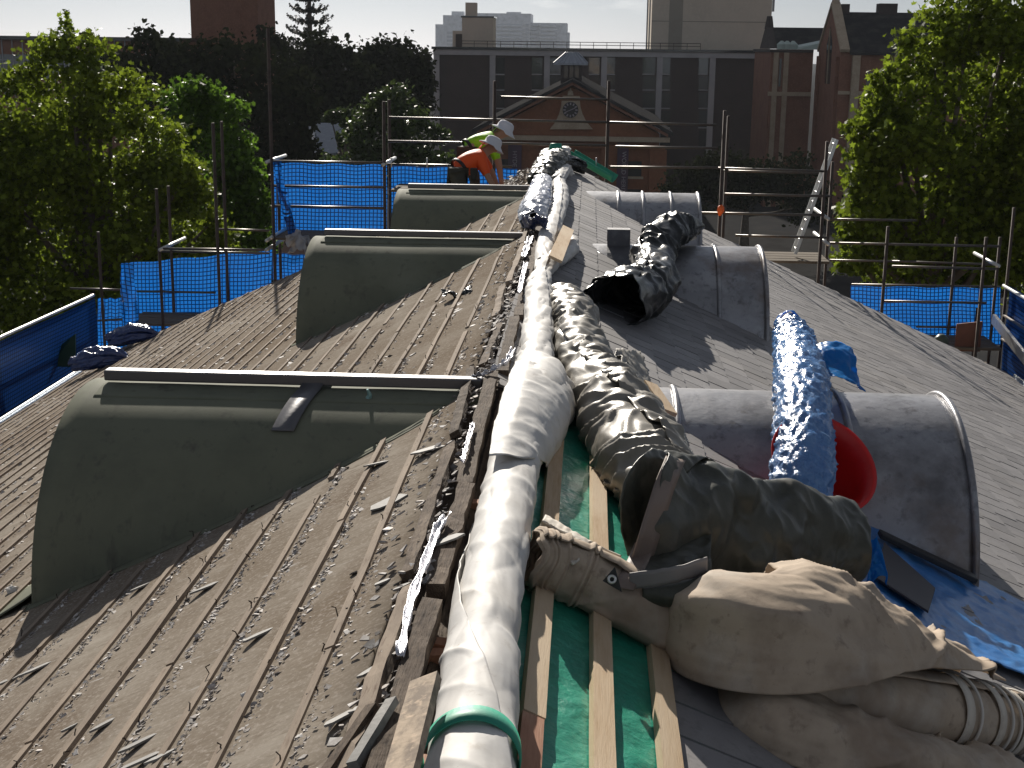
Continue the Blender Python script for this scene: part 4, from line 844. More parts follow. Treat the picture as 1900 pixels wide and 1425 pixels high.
q = PL(120,640,.1); q = PY(137,655,20.4)
tag(MB().hexa([(q.x-.35,20.3,q.z-.2),(q.x+.05,20.3,q.z-.2),(q.x+.05,20.34,q.z-.2),(q.x-.35,20.34,q.z-.2),(q.x-.3,20.5,q.z+.05),(q.x+.0,20.5,q.z+.28),(q.x+.0,20.54,q.z+.28),(q.x-.3,20.54,q.z+.05)]).build('green_sheet', green_board), 'dark green plastic offcut by the left eave corner', 'plastic sheet')

# ================================================================== tarpaulins and canvas along the ridge
def V(p, dz=0): return p + Vector((0,0,dz))
# ---- near white canvas roll
wr = thing('canvas_roll', PR(890,1300), 'long white canvas roll lying along the ridge in the foreground', 'canvas roll')
pth = [PR(862,1560,.10),PR(875,1425,.10),PR(890,1300,.10),PR(898,1200,.10),PR(908,1100,.095),PR(927,1000,.095),PR(945,900,.09),PR(962,820,.10),PR(985,755,.11),PR(998,705,.10),PR(990,672,.07)]
rolled('canvas', pth, [.110,.108,.106,.105,.101,.100,.104,.118,.142,.140,.07], white_canvas, wr, turns=1.35, th0=.15, twist=6.2, nt_=300, nu=190, sq=.86, amp=.006, fa=2.6, fr=.8, diag=.007, phi=.9, dfa=1.3, dfb=4.5, spiral=.16, end=.07, fold=.008, fold_f=3.2, seed=1.3, flat=.85, pinch=((.30,.025,.90),(.62,.02,.95),(.80,.025,.86)), fine=.16)
patch('folded_flap', [[PR(x,y,h) for x,y,h in r] for r in (
    [(958,672,.17),(985,668,.21),(1015,676,.20),(1042,690,.15),(1050,712,.05)],[(944,705,.17),(975,700,.235),(1020,702,.235),(1058,712,.17),(1068,735,.05)],
    [(930,745,.17),(965,740,.235),(1015,742,.235),(1055,750,.17),(1062,775,.05)],[(915,800,.17),(955,795,.215),(1000,800,.205),(1030,812,.14),(1036,826,.05)],
    [(908,850,.16),(945,848,.20),(985,852,.185),(1008,858,.11),(1010,866,.05)])], white_canvas, wr, nu=80, nv=70, amp=.012, f=4.2, seed=17, thick=.004, fine=.2)
c = PR(874,1408,.10); ring = []
tdir = (PR(875,1425,.1)-PR(862,1560,.1)).normalized(); sd = tdir.cross(Vector((0,0,1))).normalized(); u_ = sd.cross(tdir)
for k in range(49):
    a = -1.2+2*PI*k/48; r = .118
    e = tdir*(.022*math.sin(a+.6)); p = c + sd*math.cos(a)*r + u_*math.sin(a)*r*(.95 if math.sin(a) > 0 else .85) + e
    ring.append([p-tdir*.036, p+(p-c).normalized()*.002, p+tdir*.036])
tag(MB().grid(ring).build('strap', green_strap, smooth=True, solid=.003), 'green webbing strap wrapped round the near end of the white canvas roll', 'strap')
# ---- middle white roll
wm = thing('canvas_roll', PR(998,600), 'white canvas roll on the ridge between the near and middle dormers', 'canvas roll')
rolled('canvas', [PR(990,705,.085),PR(996,640,.085),PR(1000,590,.085),PR(1000,545,.085),PR(1004,515,.08),PR(1016,490,.08),PR(1035,478,.08),PR(1055,462,.08),PR(1060,446,.06)], [.085,.085,.086,.086,.07,.075,.085,.075,.05], white_canvas, wm, turns=1.4, th0=.4, twist=1.5, nt_=170, nu=120, sq=.85, amp=.007, fa=2.2, fr=.9, diag=.012, dfa=1.4, dfb=5, spiral=.12, fold=.014, fold_f=3.4, seed=4.2, fine=.08, pinch=((.52,.03,.7),), flat=.75)
wf = thing('canvas_roll', PR(1020,430), 'white canvas roll on the ridge beside the far dormers', 'canvas roll')
rolled('canvas', [PR(1008,492,.08),PR(1014,455,.085),PR(1024,425,.085),PR(1034,390,.085),PR(1040,362,.085),PR(1036,335,.08)], [.06,.085,.085,.095,.10,.085], white_canvas, wf, turns=1.5, th0=.4, twist=1.2, nt_=130, nu=110, sq=.92, amp=.009, fa=2, fr=.9, spiral=.13, fold=.010, fold_f=2.4, seed=6.7, flat=.75, fine=.08)
wz = thing('canvas_roll', PR(1045,325), 'short bent white canvas roll near the far ridge end', 'canvas roll')
rolled('canvas', [PR(1033,338,.09),PR(1040,325,.12),PR(1048,315,.12),PR(1056,322,.09)], [.09,.10,.09,.07], white_canvas, wz, turns=1.4, nt_=60, nu=80, amp=.014, fa=3, seed=9.1)
for k, (px, py) in enumerate(((1012,284),(1045,280))):
    q = PR(px,py+12,.06) if k else PL(px,py+12,.05)
    rolled('canvas_bundle', [q+Vector((0,0,-.02)), q+Vector((.01,.35,.03)), q+Vector((.02,.8,.06))], [.09,.11,.06], white_canvas, turns=1.3, nt_=60, nu=80, amp=.02, fa=5, seed=11+k)
    o = bpy.data.objects['canvas_bundle' if k == 0 else 'canvas_bundle.001']
    tag(o, ('left' if k == 0 else 'right')+' one of two upright white canvas bundles at the far ridge end', 'canvas bundle', 'white bundles at the ridge end')
# ---- shiny blue white roll on the far left of the ridge
bw = thing('tarp_roll', PL(1000,380), 'shiny white and navy plastic roll hanging left of the far ridge', 'tarp roll')
rolled('tarp', [PL(990,414,.04),PL(990,396,.10),PL(998,376,.12),PL(1003,355,.12),PL(1007,338,.12)], [.12,.135,.125,.115,.10], M('shiny white plastic',(.62,.64,.70),.25,spec=.8,var=[(5,(.10,.16,.42),.56,.64)],bump=[(14,.6,.02),(50,.5,.006)]), bw, turns=1.4, nt_=110, nu=110, amp=.028, fa=6, fr=1.6, fold=.012, fold_f=14, seed=3.1)
patch('navy_end', [[PL(974+i*11,398+j*7+3*math.sin(i*2),.24-.055*j-.02*abs(i-2)) for i in range(5)] for j in range(4)], navy_tarp, bw, nu=40, nv=40, amp=.03, f=7, seed=2, thick=.005)
dk = thing('tarp_roll', PL(1015,315), 'crumpled dark olive tarp roll wrapped over the far ridge', 'tarp roll')
rolled('tarp', [PL(1002,338,.08),PL(1010,322,.13),PL(1020,308,.15),PL(1032,298,.13),PL(1038,290,.1)], [.13,.155,.16,.15,.09], olive_tarp, dk, turns=1.6, nt_=110, nu=110, amp=.035, fa=6, fr=1.6, fold=.02, fold_f=12, seed=5.5)
dk2 = thing('tarp_roll', PR(1065,305), 'black tarp roll lying down the right slope at the far ridge end', 'tarp roll')
rolled('tarp', [PR(1036,300,.12),PR(1050,303,.12),PR(1066,308,.12),PR(1080,314,.12)], [.11,.135,.14,.13], black_tarp, dk2, turns=1.6, nt_=80, nu=90, amp=.025, fa=5, fr=1.5, seed=7.5)
# ---- green gutter length
a, b = PR(1058,289,.10), PR(1137,336,.05); t_ = (b-a).normalized(); sd = t_.cross(Vector((0,0,1))).normalized(); u_ = sd.cross(t_); rws = []
for i in range(14):
    c = a.lerp(b,i/13); rws.append([c+sd*(.10*math.cos(q*PI/8))+u_*(.10-.12*math.sin(q*PI/8)) for q in range(9)])
tag(MB().grid(rws).build('gutter_length', green_metal, smooth=True, solid=.012), 'green half round gutter length lying down the far right slope', 'gutter')
q = PR(1031,282,.1); tag(MB().tube([q+Vector((-.09,0,0)),q+Vector((-.05,.02,.07)),q+Vector((.05,.02,.07)),q+Vector((.09,0,0))],[.03,.07,.07,.03],9).build('green_bundle', green_metal, smooth=True), 'small green bundle between the white bundles at the far ridge end', 'bundle')

# ---- silver grey tarp roll beside the white one
sv = thing('tarp_roll', PR(1120,740), 'crumpled shiny silver grey tarp roll on the right of the ridge', 'tarp roll')
rolled('tarp', [PR(1050,556,.07),PR(1060,590,.12),PR(1072,640,.13),PR(1092,690,.13),PR(1125,745,.15),PR(1165,810,.17),PR(1205,880,.17),PR(1240,940,.16)],
       [.10,.125,.13,.135,.175,.185,.18,.15], silver_tarp, sv, turns=1.7, th0=.3, twist=1.8, nt_=260, nu=190, sq=.92, amp=.020, fa=2.6, fr=.9, diag=.028, phi=1.1, dfa=1.6, dfb=7, fold=.022, fold_f=5.2, seed=2.6, pinch=((.22,.03,.82),(.45,.03,.80),(.72,.03,.93)), flat=.6, fine=.07, spiral=.07)
patch('loose_edge', [[PR(1140+i*22+j*14,650+i*52+j*2,.20-.05*j+.02*math.sin(i*2+j)) for j in range(4)] for i in range(5)], silver_tarp, sv, nu=60, nv=40, amp=.03, f=6, seed=8)
# ---- olive tarp: fat roll lying across, open at its left end
ov = thing('tarp_bundle', PR(1380,1080), 'large dark olive tarp bundle folded across the right slope, open at left end', 'tarp bundle')
def strip(pts, wv, name, mat, parent, th=.004, n=40, amp=.004):
    c = catmull([list(p) for p in pts], n); rws = []; wv = Vector(wv)
    for i,p in enumerate(c): rws.append([Vector(p)+wv*(q/4-.5)+Vector((0,0,amp*mn.noise(Vector((i*.2,q*.3,1))))) for q in range(5)])
    return MB().grid(rws).build(name, mat, parent, smooth=True, solid=th)
def oy(px, d): return 4.70+(px-1190)/400*.95+d
def ox(y): return float(np.interp(y,(820,845,900,985,1050,1100),(1248,1238,1216,1190,1170,1152)))
net = []
for (yl, yr, xl_, xr2, d) in ((905,975,None,1560,.34),(868,948,None,1570,.24),(846,936,None,1580,.10),(872,962,None,1597,-.02),(930,992,None,1607,-.11),(990,1022,None,1608,-.15),(1045,1046,None,1605,-.12),(1085,1063,None,1596,-.04),(1103,1074,None,1580,.08),(1100,1072,None,1565,.22)):
    r = []
    for i in range(8):
        f = i/7; y = yl+(yr-yl)*f; x = ox(min(max(yl,845),1100))+(xr2-ox(min(max(yl,845),1100)))*f
        bul = .05*math.sin(i*2.1+yl*.021)+.03*math.sin(i*3.7+yl*.05)
        r.append(PY(x, y+(7*math.sin(i*2.3) if yl < 880 else 0), oy(x, d+bul*.7)))
    net.append(r)
patch('tarp', net, olive_tarp, ov, nu=150, nv=190, amp=.026, f=3.4, st=(1,1,.7), seed=2.2, thick=.005, fine=.28)
# inner layers showing in the mouth
for k,(dx,dd_,s_) in enumerate(((0,.06,1.0),(14,.14,.8),(26,.22,.62))):
    net = []
    for (y,xo,d) in ((848+k*12,-6,.20),(838+k*14,-38,.10),(868+k*14,-62,.02),(925+k*6,-58,.0),(985-k*8,-40,.02),(1030-k*18,-14,.06)):
        net.append([PY(ox(y)+xo*s_+dx+i*34, y+i*5, oy(ox(y)+xo*s_+dx+i*34, d+dd_*.6+.02*math.sin(i*2+k))) for i in range(4)])
    patch('inner_layer', net, olive_tarp, ov, nu=60, nv=30, amp=.012, f=6, seed=5+k, thick=.004)
hb = []
for y in np.linspace(846,1092,40):
    x = ox(y); d = float(np.interp(y,(846,872,930,990,1045,1085,1103),(.10,-.02,-.11,-.15,-.12,-.04,.08)))-.035
    hb.append([PY(x+q*9-2, y+q*2.2, oy(x+q*9, d+.006*math.sin(y*.05+q))) for q in range(5)])
MB().grid(hb).build('hem', hem_brown, ov, smooth=True, solid=.005)
yo = 4.33
fr_ = []
for (y,Yq) in ((1000,4.72),(1035,4.56),(1065,4.43),(1090,4.36),(1104,4.36)):
    fr_.append([PY(ox(y)+(1318-ox(y))*i/6, y-i*i*.7*(1 if y > 1050 else .3), Yq+.012*math.sin(i*1.9+y)+.02*i*(i/6)) for i in range(7)])
patch('front_fold', fr_, olive_tarp, ov, nu=60, nv=80, amp=.012, f=5, seed=27, thick=.004)
strip([PY(1196,1010,4.64),PY(1184,1040,4.50),PY(1170,1068,4.36),PY(1156,1092,4.30)], PY(1200,1050,4.5)-PY(1162,1044,4.5), 'hem', hem_brown, ov, th=.005)
strip([PY(1168,1078,yo),PY(1215,1073,yo-.03),PY(1262,1064,yo-.03),PY(1312,1048,yo+.05)], PY(1240,1050,yo)-PY(1240,1080,yo), 'bottom_hem', M('grey tarp hem',(.22,.205,.20),.6), ov, th=.005)
cu = []
for i in range(24):
    p = Vector(catmull([list(PY(1192,1090,yo)),list(PY(1250,1082,yo-.02)),list(PY(1312,1066,yo+.04))],24)[i]); r_ = .042*(.25+.75*math.sin(PI*(.12+.55*i/23)))
    cu.append([p+Vector((0,math.cos(a)*r_,math.sin(a)*r_-r_)) for a in np.linspace(.9,5.9,16)])
MB().grid(cu).build('curled_lip', olive_tarp, ov, smooth=True, solid=.004)
yp = 4.26; e0 = PY(1135,1079,yp-.01)
MB().prism([PY(1118,1078,yp-.012),PY(1141,1052,yp-.012),PY(1154,1099,yp-.012)], (0,-.006,.003)).build('corner_patch', M('black corner patch',(.03,.03,.035),.5), ov)
ce = e0+Vector((0,-.016,.014)); er = []
nn_ = (Vector(CAM)-ce).normalized(); aa = nn_.orthogonal().normalized(); bb = nn_.cross(aa)
for k in range(17):
    a = 2*PI*k/16; u = aa*math.cos(a)+bb*math.sin(a); er.append([ce+u*.007, ce+u*.010+nn_*.003, ce+u*.0145+nn_*.002, ce+u*.016-nn_*.002])
MB().grid(er).build('eyelet', alu_m, ov, smooth=True)

# ---- beige canvas roll under the olive tarp, ribbed at its left end
b1 = thing('canvas_roll', PR(1130,1120), 'dirty beige canvas roll with ribbed hems, under the olive tarp', 'canvas roll')
rolled('canvas', [PR(990,1042,.10),PR(1050,1062,.105),PR(1120,1095,.105),PR(1200,1140,.105),PR(1290,1185,.105),PR(1370,1225,.10)], [.108,.116,.112,.112,.12,.11], beige_canvas, b1, turns=2.3, th0=1.2, twist=.4, nt_=240, nu=200, sq=1.0, amp=.008, fa=3, fr=1.0, diag=.008, phi=.4, dfa=1.6, dfb=7, spiral=.13, end=.03, seed=5.1, rings=((.015,.008,.014),(.06,.006,.013),(.085,.006,.011),(.15,.007,.011),(.27,.010,.014),(.30,.006,.010)), flat=.8, fine=.15)
patch('loose_hem', [[PR(1012+46*i-5*j,955+26*i+(9+i)*j,.13+.02*i+.02*math.sin(j*1.6+i*.8)) for j in range(4)] for i in range(4)], hem_beige, b1, nu=50, nv=24, amp=.010, f=9, seed=33, thick=.006)
strip([PR(1025,985,.14),PR(1052,1010,.16),PR(1070,1040,.19),PR(1085,1030,.20),PR(1096,1060,.16)], PR(1080,1030,.15)-PR(1062,1040,.15), 'folded_hem', hem_beige, b1, th=.01, n=30)
# ---- large beige bundle
b2 = thing('canvas_bundle', PR(1520,1330), 'large crumpled beige canvas bundle with rolled ribbed end at lower right', 'canvas bundle')
rolled('inner_roll', [PR(1420,1268,.16),PR(1520,1284,.16),PR(1640,1306,.155),PR(1760,1328,.14),PR(1850,1343,.125),PR(1905,1350,.115)], [.11,.14,.145,.138,.122,.105], beige_canvas, b2, turns=2.4, th0=.7, twist=.8, nt_=240, nu=190, sq=1.0, amp=.007, fa=4, fr=1.0, spiral=.13, end=.03, seed=7.7, rings=((.66,.006,.006),(.80,.005,.008),(.835,.005,.010),(.90,.005,.010),(.955,.005,.009),(.985,.005,.008)), flat=.85, fine=.2)
for (px,py,wpx) in ((1733,1322,26),(1797,1333,22),(1846,1342,18)):
    c = PR(px,py-2,float(np.interp(px,(1640,1760,1850,1905),(.155,.14,.125,.115)))); c2 = PR(px+40,py+4,float(np.interp(px+40,(1640,1760,1850,1905),(.155,.14,.125,.115)))); t_ = (c2-c).normalized(); sd = t_.cross(Vector((0,0,1))).normalized(); u_ = sd.cross(t_); rg = []; hw_ = wpx*.5*c.y/FPX*1.1; r_ = float(np.interp(px,(1640,1760,1850,1905),(.145,.138,.122,.105)))+.010
    for k in range(40):
        a = -.7+PI*1.25*k/39; p = c+sd*math.cos(a)*r_+u_*math.sin(a)*r_; rg.append([p-t_*hw_, p+t_*hw_])
    MB().grid(rg).build('hem_band', hem_beige, b2, smooth=True, solid=.003)
for (px,py) in ((1752,1325),(1815,1336),(1832,1339),(1868,1345),(1884,1347)):
    c = PR(px,py-2,float(np.interp(px,(1640,1760,1850,1905),(.155,.14,.125,.115)))); c2 = PR(px+40,py+4,float(np.interp(px+40,(1640,1760,1850,1905),(.155,.14,.125,.115)))); t_ = (c2-c).normalized(); sd = t_.cross(Vector((0,0,1))).normalized(); u_ = sd.cross(t_); r_ = float(np.interp(px,(1640,1760,1850,1905),(.145,.138,.122,.105)))+.013
    MB().tube([c+sd*math.cos(a)*r_+u_*math.sin(a)*r_ for a in np.linspace(-.8,3.3,40)], .006, 6).build('rope_edge', M('pale rope',(.62,.58,.52),.6), b2, smooth=True)
rolled('outer_wrap', [PR(1308,1150,.10),PR(1335,1178,.15),PR(1400,1208,.19),PR(1500,1235,.20),PR(1620,1260,.18),PR(1730,1290,.15),PR(1812,1312,.12)], [.05,.19,.275,.285,.24,.18,.12], beige_canvas, b2, turns=.84, th0=-.62, dirn=1, twist=1.75, nt_=240, nu=220, sq=.95, amp=.016, fa=2.6, fr=1.2, spiral=.0, end=.10, diag=.034, phi=.35, dfa=1.2, dfb=5.0, fold=.026, fold_f=3.0, seed=9.4, flat=.95, fine=.2, thick=.006)
rolled('lower_fold', [PR(1400,1230,.05),PR(1420,1290,.08),PR(1460,1340,.08),PR(1550,1388,.07),PR(1670,1422,.06),PR(1790,1440,.055),PR(1870,1440,.05)], [.04,.11,.145,.145,.125,.10,.06], beige_canvas, b2, turns=1.1, th0=-1.9, twist=.3, nt_=200, nu=150, sq=.8, amp=.013, fa=2.6, fr=1.1, spiral=.05, end=.05, diag=.03, phi=.5, dfa=1.2, dfb=5.0, fold=.02, fold_f=3, seed=13.3, flat=.6, fine=.2, thick=.006)

# ---- blue tarp roll over the near right dormer
bl = thing('tarp_roll', (1.75,7.9,ZR-.35), 'shiny crinkled blue tarp roll laid over the near right dormer', 'tarp roll')
bp_ = [Vector((1.47,6.12,ZR-.86)),Vector((1.53,6.42,ZR-.57)),Vector((1.60,6.80,ZR-.34)),Vector((1.70,7.6,ZR-.185)),Vector((1.80,8.5,ZR-.18)),Vector((1.85,9.0,ZR-.20)),Vector((1.875,9.3,ZR-.20))]
rolled('tarp', bp_, [.135,.138,.140,.138,.122,.110,.098], blue_tarp, bl, turns=1.8, th0=-.3, twist=.9, nt_=240, nu=190, sq=.95, amp=.011, fa=9, fr=2.2, diag=.014, phi=1.2, dfa=3, dfb=16, spiral=.14, end=.06, fold=.009, fold_f=26, seed=4.4, flat=.9, fine=.5)
q = Vector((1.80,8.25,ZR-.17))
patch('loose_corner', [[q+Vector((.0+.095*i, -.16*j+.02*math.sin(i*2), .03+.05*math.sin(i*1.1)-.02*j+.05*(i/3)-(.10*(i/3) if j > 1 else 0))) for i in range(4)] for j in range(4)], clear_blue, bl, nu=40, nv=40, amp=.016, f=7, seed=6, thick=.002)
q = Vector((1.875,9.3,ZR-.15)); patch('open_end', [[q+Vector((-.10+.05*i, .02+.06*j, .09*math.sin(PI*i/4)-.01*j)) for i in range(5)] for j in range(3)], clear_blue, bl, nu=30, nv=24, amp=.012, f=9, seed=7, thick=.002)
# ---- black tarp roll over the middle right dormer
bt = thing('tarp_roll', PR(1170,560), 'black plastic tarp roll draped over the middle right dormer, end gaping', 'tarp roll')
rolled('tarp', [PR(1148,560,.16),PR(1185,545,.20),PR(1215,520,.28),Vector((1.08,12.35,ZR-.19)),Vector((1.18,12.85,ZR-.07)),Vector((1.32,13.3,ZR-.04)),Vector((1.46,13.6,ZR-.07))], [.215,.20,.165,.15,.155,.15,.10], black_tarp, bt, turns=1.5, th0=1.0, twist=2.4, nt_=200, nu=170, sq=.92, amp=.024, fa=2.4, fr=.9, end=.24, diag=.036, phi=1.0, dfa=1.5, dfb=6, fold=.022, fold_f=4.4, seed=8.3, fine=.12, spiral=.08, pinch=((.42,.04,.85),), flat=.8)
# bent sheet of metal clipped on the same dormer
zc_ = ZR-.215
pf_ = [(13.52,zc_+.03),(13.42,zc_+.17),(13.28,zc_+.17),(13.24,zc_+.02),(13.10,zc_-.03),(12.93,zc_-.11),(12.82,zc_-.20)]
rws = [[(x,y,z) for y,z in pf_] for x in (.68,.90)]
tag(MB().grid(rws).build('bent_lead_sheet', leaddark_m, solid=.006), 'bent dark metal strip clipped over the middle right dormer crown', 'metal strip')
# ---- red tub
tb = Vector((1.62,6.62,ZR-1.02)); ax_ = Vector((.30,-.62,.72)).normalized(); aa = ax_.cross(Vector((0,1,0))).normalized(); bb = ax_.cross(aa)
rws = []
tcen = PY(1527,862,6.82)
for (h,r) in ((-.27,.02),(-.27,.175),(-.20,.20),(-.1,.24),(0,.275),(.012,.292),(.02,.292),(.015,.268),(-.09,.232),(-.245,.17),(-.25,.0)):
    rws.append([tcen+ax_*h+(aa*math.cos(2*PI*k/40)+bb*math.sin(2*PI*k/40))*r for k in range(40)])
rt_ = thing('plastic_tub', PR(1514,900), 'red plastic tub tipped behind the blue tarp roll', 'tub')
MB().grid(rws, close=True).build('shell', red_plastic, rt_, smooth=True)
# ---- flat blue sheet, black strip and dark slab on the right slope
patch('tarp_sheet', [[PR(x,y,.05+.02*math.sin(i*1.3+j)) for i,(x,y) in enumerate(r)] for j,r in enumerate((
    [(1560,960),(1640,985),(1720,1030),(1800,1070),(1900,1120),(2010,1170)],[(1570,1010),(1650,1035),(1740,1085),(1830,1130),(1910,1165),(2010,1215)],[(1580,1070),(1670,1100),(1760,1150),(1850,1195),(1920,1220),(2010,1260)],[(1620,1130),(1700,1165),(1780,1215),(1860,1240),(1930,1265),(2020,1300)]))],
    blue_sheet, nu=60, nv=80, amp=.014, f=5, seed=14, thick=.003)
tag(bpy.data.objects['tarp_sheet'], 'flat blue tarp sheet spread below the near right dormer', 'tarp sheet')
c = [PR(1640,1010,.085),PR(1735,1095,.085),PR(1722,1138,.085),PR(1625,1075,.085)]
tag(MB().prism(c,(0,0,.012)).build('dark_slab', M('dark slab',(.055,.05,.055),.6,bump=[(20,.2,.004)])), 'dark flat sheet lying on the blue tarp', 'sheet')
tag(MB().bar(PR(1632,990,.11),PR(1810,1075,.11),.085,.03,up=nR).build('black_strip', M('black strip',(.02,.02,.022),.55,bump=[(20,.3,.006)]), bevel=.006), 'black rubber strip along the foot of the near right dormer', 'strip')
q = PR(1602,1030,.17)
patch('knotted_plastic', [[q+Vector((-.03+.03*i+.01*j, -.02*j, .10-.05*j+.03*math.sin(i*2+j))) for i in range(4)] for j in range(5)], clear_blue, nu=30, nv=30, amp=.02, f=14, seed=15, thick=.002)
tag(bpy.data.objects['knotted_plastic'], 'bright blue knotted plastic poking out behind the olive tarp', 'plastic')

# ================================================================== loose timber, lead and slate
def plank_thing(a, b, wd, ht, mat, label, up=nR):
    o = board('timber_offcut', a, b, wd, ht, mat, None, seg=8, rough_=.0015, up=up); tag(o, label, 'timber', 'loose timber offcuts'); return o
plank_thing(PR(1206,712,.20),PR(1243,766,.17),.085,.022,timber_new,'pale pine offcut wedged between silver tarp and near right dormer')
plank_thing(PR(1030,481,.22),PR(1054,424,.20),.11,.022,timber_new,'pale pine board laid on the white canvas roll at the middle dormers')
plank_thing(PR(1046,335,.06),PR(1040,400,.06),.05,.02,timber_new,'thin pine batten beside the white roll at the far dormers')
plank_thing(PL(790,1262,.09),PL(735,1470,.09),.075,.025,M('split pale timber',(.42,.33,.24),.85,var=[(9,(.20,.155,.115),.42,.6,(2,1,2)),(30,(.55,.42,.3),.55,.7)],bump=[(40,.5,.004)]),'long split ridge plank with a pale splintered end at bottom centre',up=nL)
plank_thing(PL(690,1310,.05),PL(600,1440,.05),.03,.015,timber_dark,'thin dark splinter beside the split ridge plank',up=nL)
plank_thing(PL(728,1300,.06),PL(655,1420,.05),.03,.02,shard_m,'narrow grey slate strip leaning by the split ridge plank',up=nL)
for i,(seq,wpx,lab) in enumerate((
    ([(742,1222),(752,1170),(765,1115),(785,1060),(802,1015),(812,985),(830,960)],22,'long bright torn lead flashing left of the white canvas roll'),
    ([(858,860),(868,825),(878,790)],11,'short bright lead scrap above the long torn flashing'),
    ([(878,702),(905,694),(940,672),(952,650)],12,'crumpled bright lead scrap at the ridge end of the near left dormer'),
    ([(964,545),(970,515),(976,490)],10,'bright lead scrap on the ridge halfway between left dormers'),
    ([(972,478),(980,455),(985,440)],14,'bright lead scrap at the ridge end of the middle left dormer'))):
    c = catmull([list(PL(x,y,.05)) for x,y in seq],40); rws = []
    for k,p in enumerate(c):
        p = Vector(p); ww = wpx*p.y/FPX*(.75+.6*mn.noise(Vector((k*.25,i,0)))); 
        rws.append([p+Vector((ww*(q/5-.5),.01*mn.noise(Vector((k*.4,q,i))),.022*mn.noise(Vector((k*.35,q*.9,i*3)))+.016*abs(q-2.5)/2.5)) for q in range(6)])
    tag(MB().grid(rws).build('lead_scrap', leadfoil_m, smooth=True, solid=.002), lab, 'lead scrap', 'bright lead scraps along the broken ridge')
# lead strap over near left dormer
a_, zc_, yc_ = .88, ZR-.055, 6.76
xs0 = PZ(600,700,-.03).x; st = []
for k in range(26):
    th = PI/2+.10-.62*k/25; st.append([(xs0+dx-.09*max(0,k/25), yc_-a_*math.cos(th), zc_-.92+.92*math.sin(th)+.02+(.055*math.exp(-((k-3)/2.5)**2))) for dx in (-.055,0,.055)])
tag(MB().grid(st).build('lead_strap', M('grey lead strap',(.12,.12,.13),.4,metal=.35,bump=[(30,.3,.005)]), smooth=True, solid=.005), 'dark grey lead strap hanging over the near left dormer crown', 'strap')
q = PZ(690,717,-.03); tag(MB().tube([(q.x,6.62,ZR-.07),(q.x+.01,6.61,ZR-.04),(q.x,6.60,ZR-.01)],[.02,.012,.006],6).build('roof_bolt', M('teal bolt',(.25,.42,.42),.4,metal=.4)), 'small teal bolt on the near left dormer flashing', 'bolt')
# broken slate shards lying on the stripped slope
def shard(px, py, ln, wd, ang, label, tilt=.15, lift=.02):
    c = PL(px,py,lift); rng_ = random.Random(int(px*7+py)); n = Vector(nL); d0 = Vector((0,1,0)); d1_ = Vector((-math.cos(PIT),0,-math.sin(PIT)))
    a = d0*math.cos(ang)+d1_*math.sin(ang); b = n.cross(a); a = (a+n*tilt).normalized(); pts = []
    for q in range(7):
        t = 2*PI*q/7+rng_.uniform(-.25,.25); pts.append(c+a*math.cos(t)*ln*.5*rng_.uniform(.75,1.1)+b*math.sin(t)*wd*.5*rng_.uniform(.7,1.15))
    tag(MB().prism(pts, n*.007).build('slate_shard', shard_m), label, 'slate shard', 'broken slate shards on the stripped slope')
sh = [(808,832,.26,.12,2.2,'large pale slate shard lying below the ridge end of the near left dormer',.25),
 (385,1090,.20,.05,2.6,'long thin slate shard in the middle of the stripped slope',.2),(262,1090,.12,.05,2.8,'slate shard at the shadow edge below the near left dormer',.2),
 (72,1240,.20,.06,2.7,'flat slate shard near the left edge of the frame',.2),(20,1262,.14,.05,2.5,'dark slate shard at the far left frame edge',.2),
 (195,1345,.13,.035,2.8,'narrow slate shard near the bottom left battens',.2),(270,1410,.20,.04,2.6,'thin slate shard at the bottom edge, left of centre',.25),
 (258,1380,.16,.04,2.5,'slate splinter just above the bottom left edge',.2),(480,1180,.15,.04,2.5,'slate splinter in the centre of the stripped slope',.2),
 (830,1003,.14,.09,2.2,'grey slate piece beside the torn lead flashing',.2),(722,932,.18,.13,2.0,'pale slate fragment upslope beside the battens under the near dormer',.05),
 (710,1082,.08,.035,2.5,'small slate chip upper left of the lead flashing',.2),(748,1090,.08,.035,2.5,'small slate chip right beside the lead flashing',.2),
 (705,860,.16,.08,2.4,'dark slate piece at the shadow edge of the near left dormer ridge end',.3),(300,1405,.1,.03,2.4,'tiny slate sliver at the bottom edge',.2),
 (640,1330,.18,.05,2.7,'long slate splinter among rubble near bottom centre',.25),(690,1245,.14,.04,2.6,'slate splinter below the torn lead flashing',.2),
 (130,1352,.08,.02,2.7,'thin dark slate sliver by the bottom left batten',.2)]
for s in sh: shard(s[0],s[1],s[2],s[3],s[4],s[5],s[6])
for (px,py,w_,lab) in ((25,1095,.075,'white stone lump beside the foot of the near left dormer'),(600,1075,.022,'small white stone on a batten in the centre of the slope'),(455,1290,.03,'pale stone lump near the bottom centre battens')):
    c = PL(px,py,.02); m = MB(); rws = []
    for i in range(7):
        ph = PI*i/6; rws.append([c+Vector((math.cos(t)*math.sin(ph),math.sin(t)*math.sin(ph)*.7,math.cos(ph)*.6))*w_*.5*(1+.35*mn.noise(Vector((i*1.3,t,px)))) for t in np.linspace(0,2*PI,9)[:-1]])
    tag(m.grid(rws,close=True).build('stone_lump', M('white stone',(.62,.60,.57),.8), smooth=False), lab, 'stone', 'stone lumps on the stripped slope')
# black scrap lying on the left slope between the dormers
c = PL(845,548,.04); patch('plastic_scrap', [[c+Vector((-.10+.055*i, .10*(j-1), .02+.035*math.sin(i*1.7+j)-T*0)) for i in range(5)] for j in range(3)], black_tarp, nu=30, nv=30, amp=.03, f=9, seed=21, thick=.004)
tag(bpy.data.objects['plastic_scrap'], 'curled black plastic scrap on the left slope between near and middle dormers', 'plastic scrap')
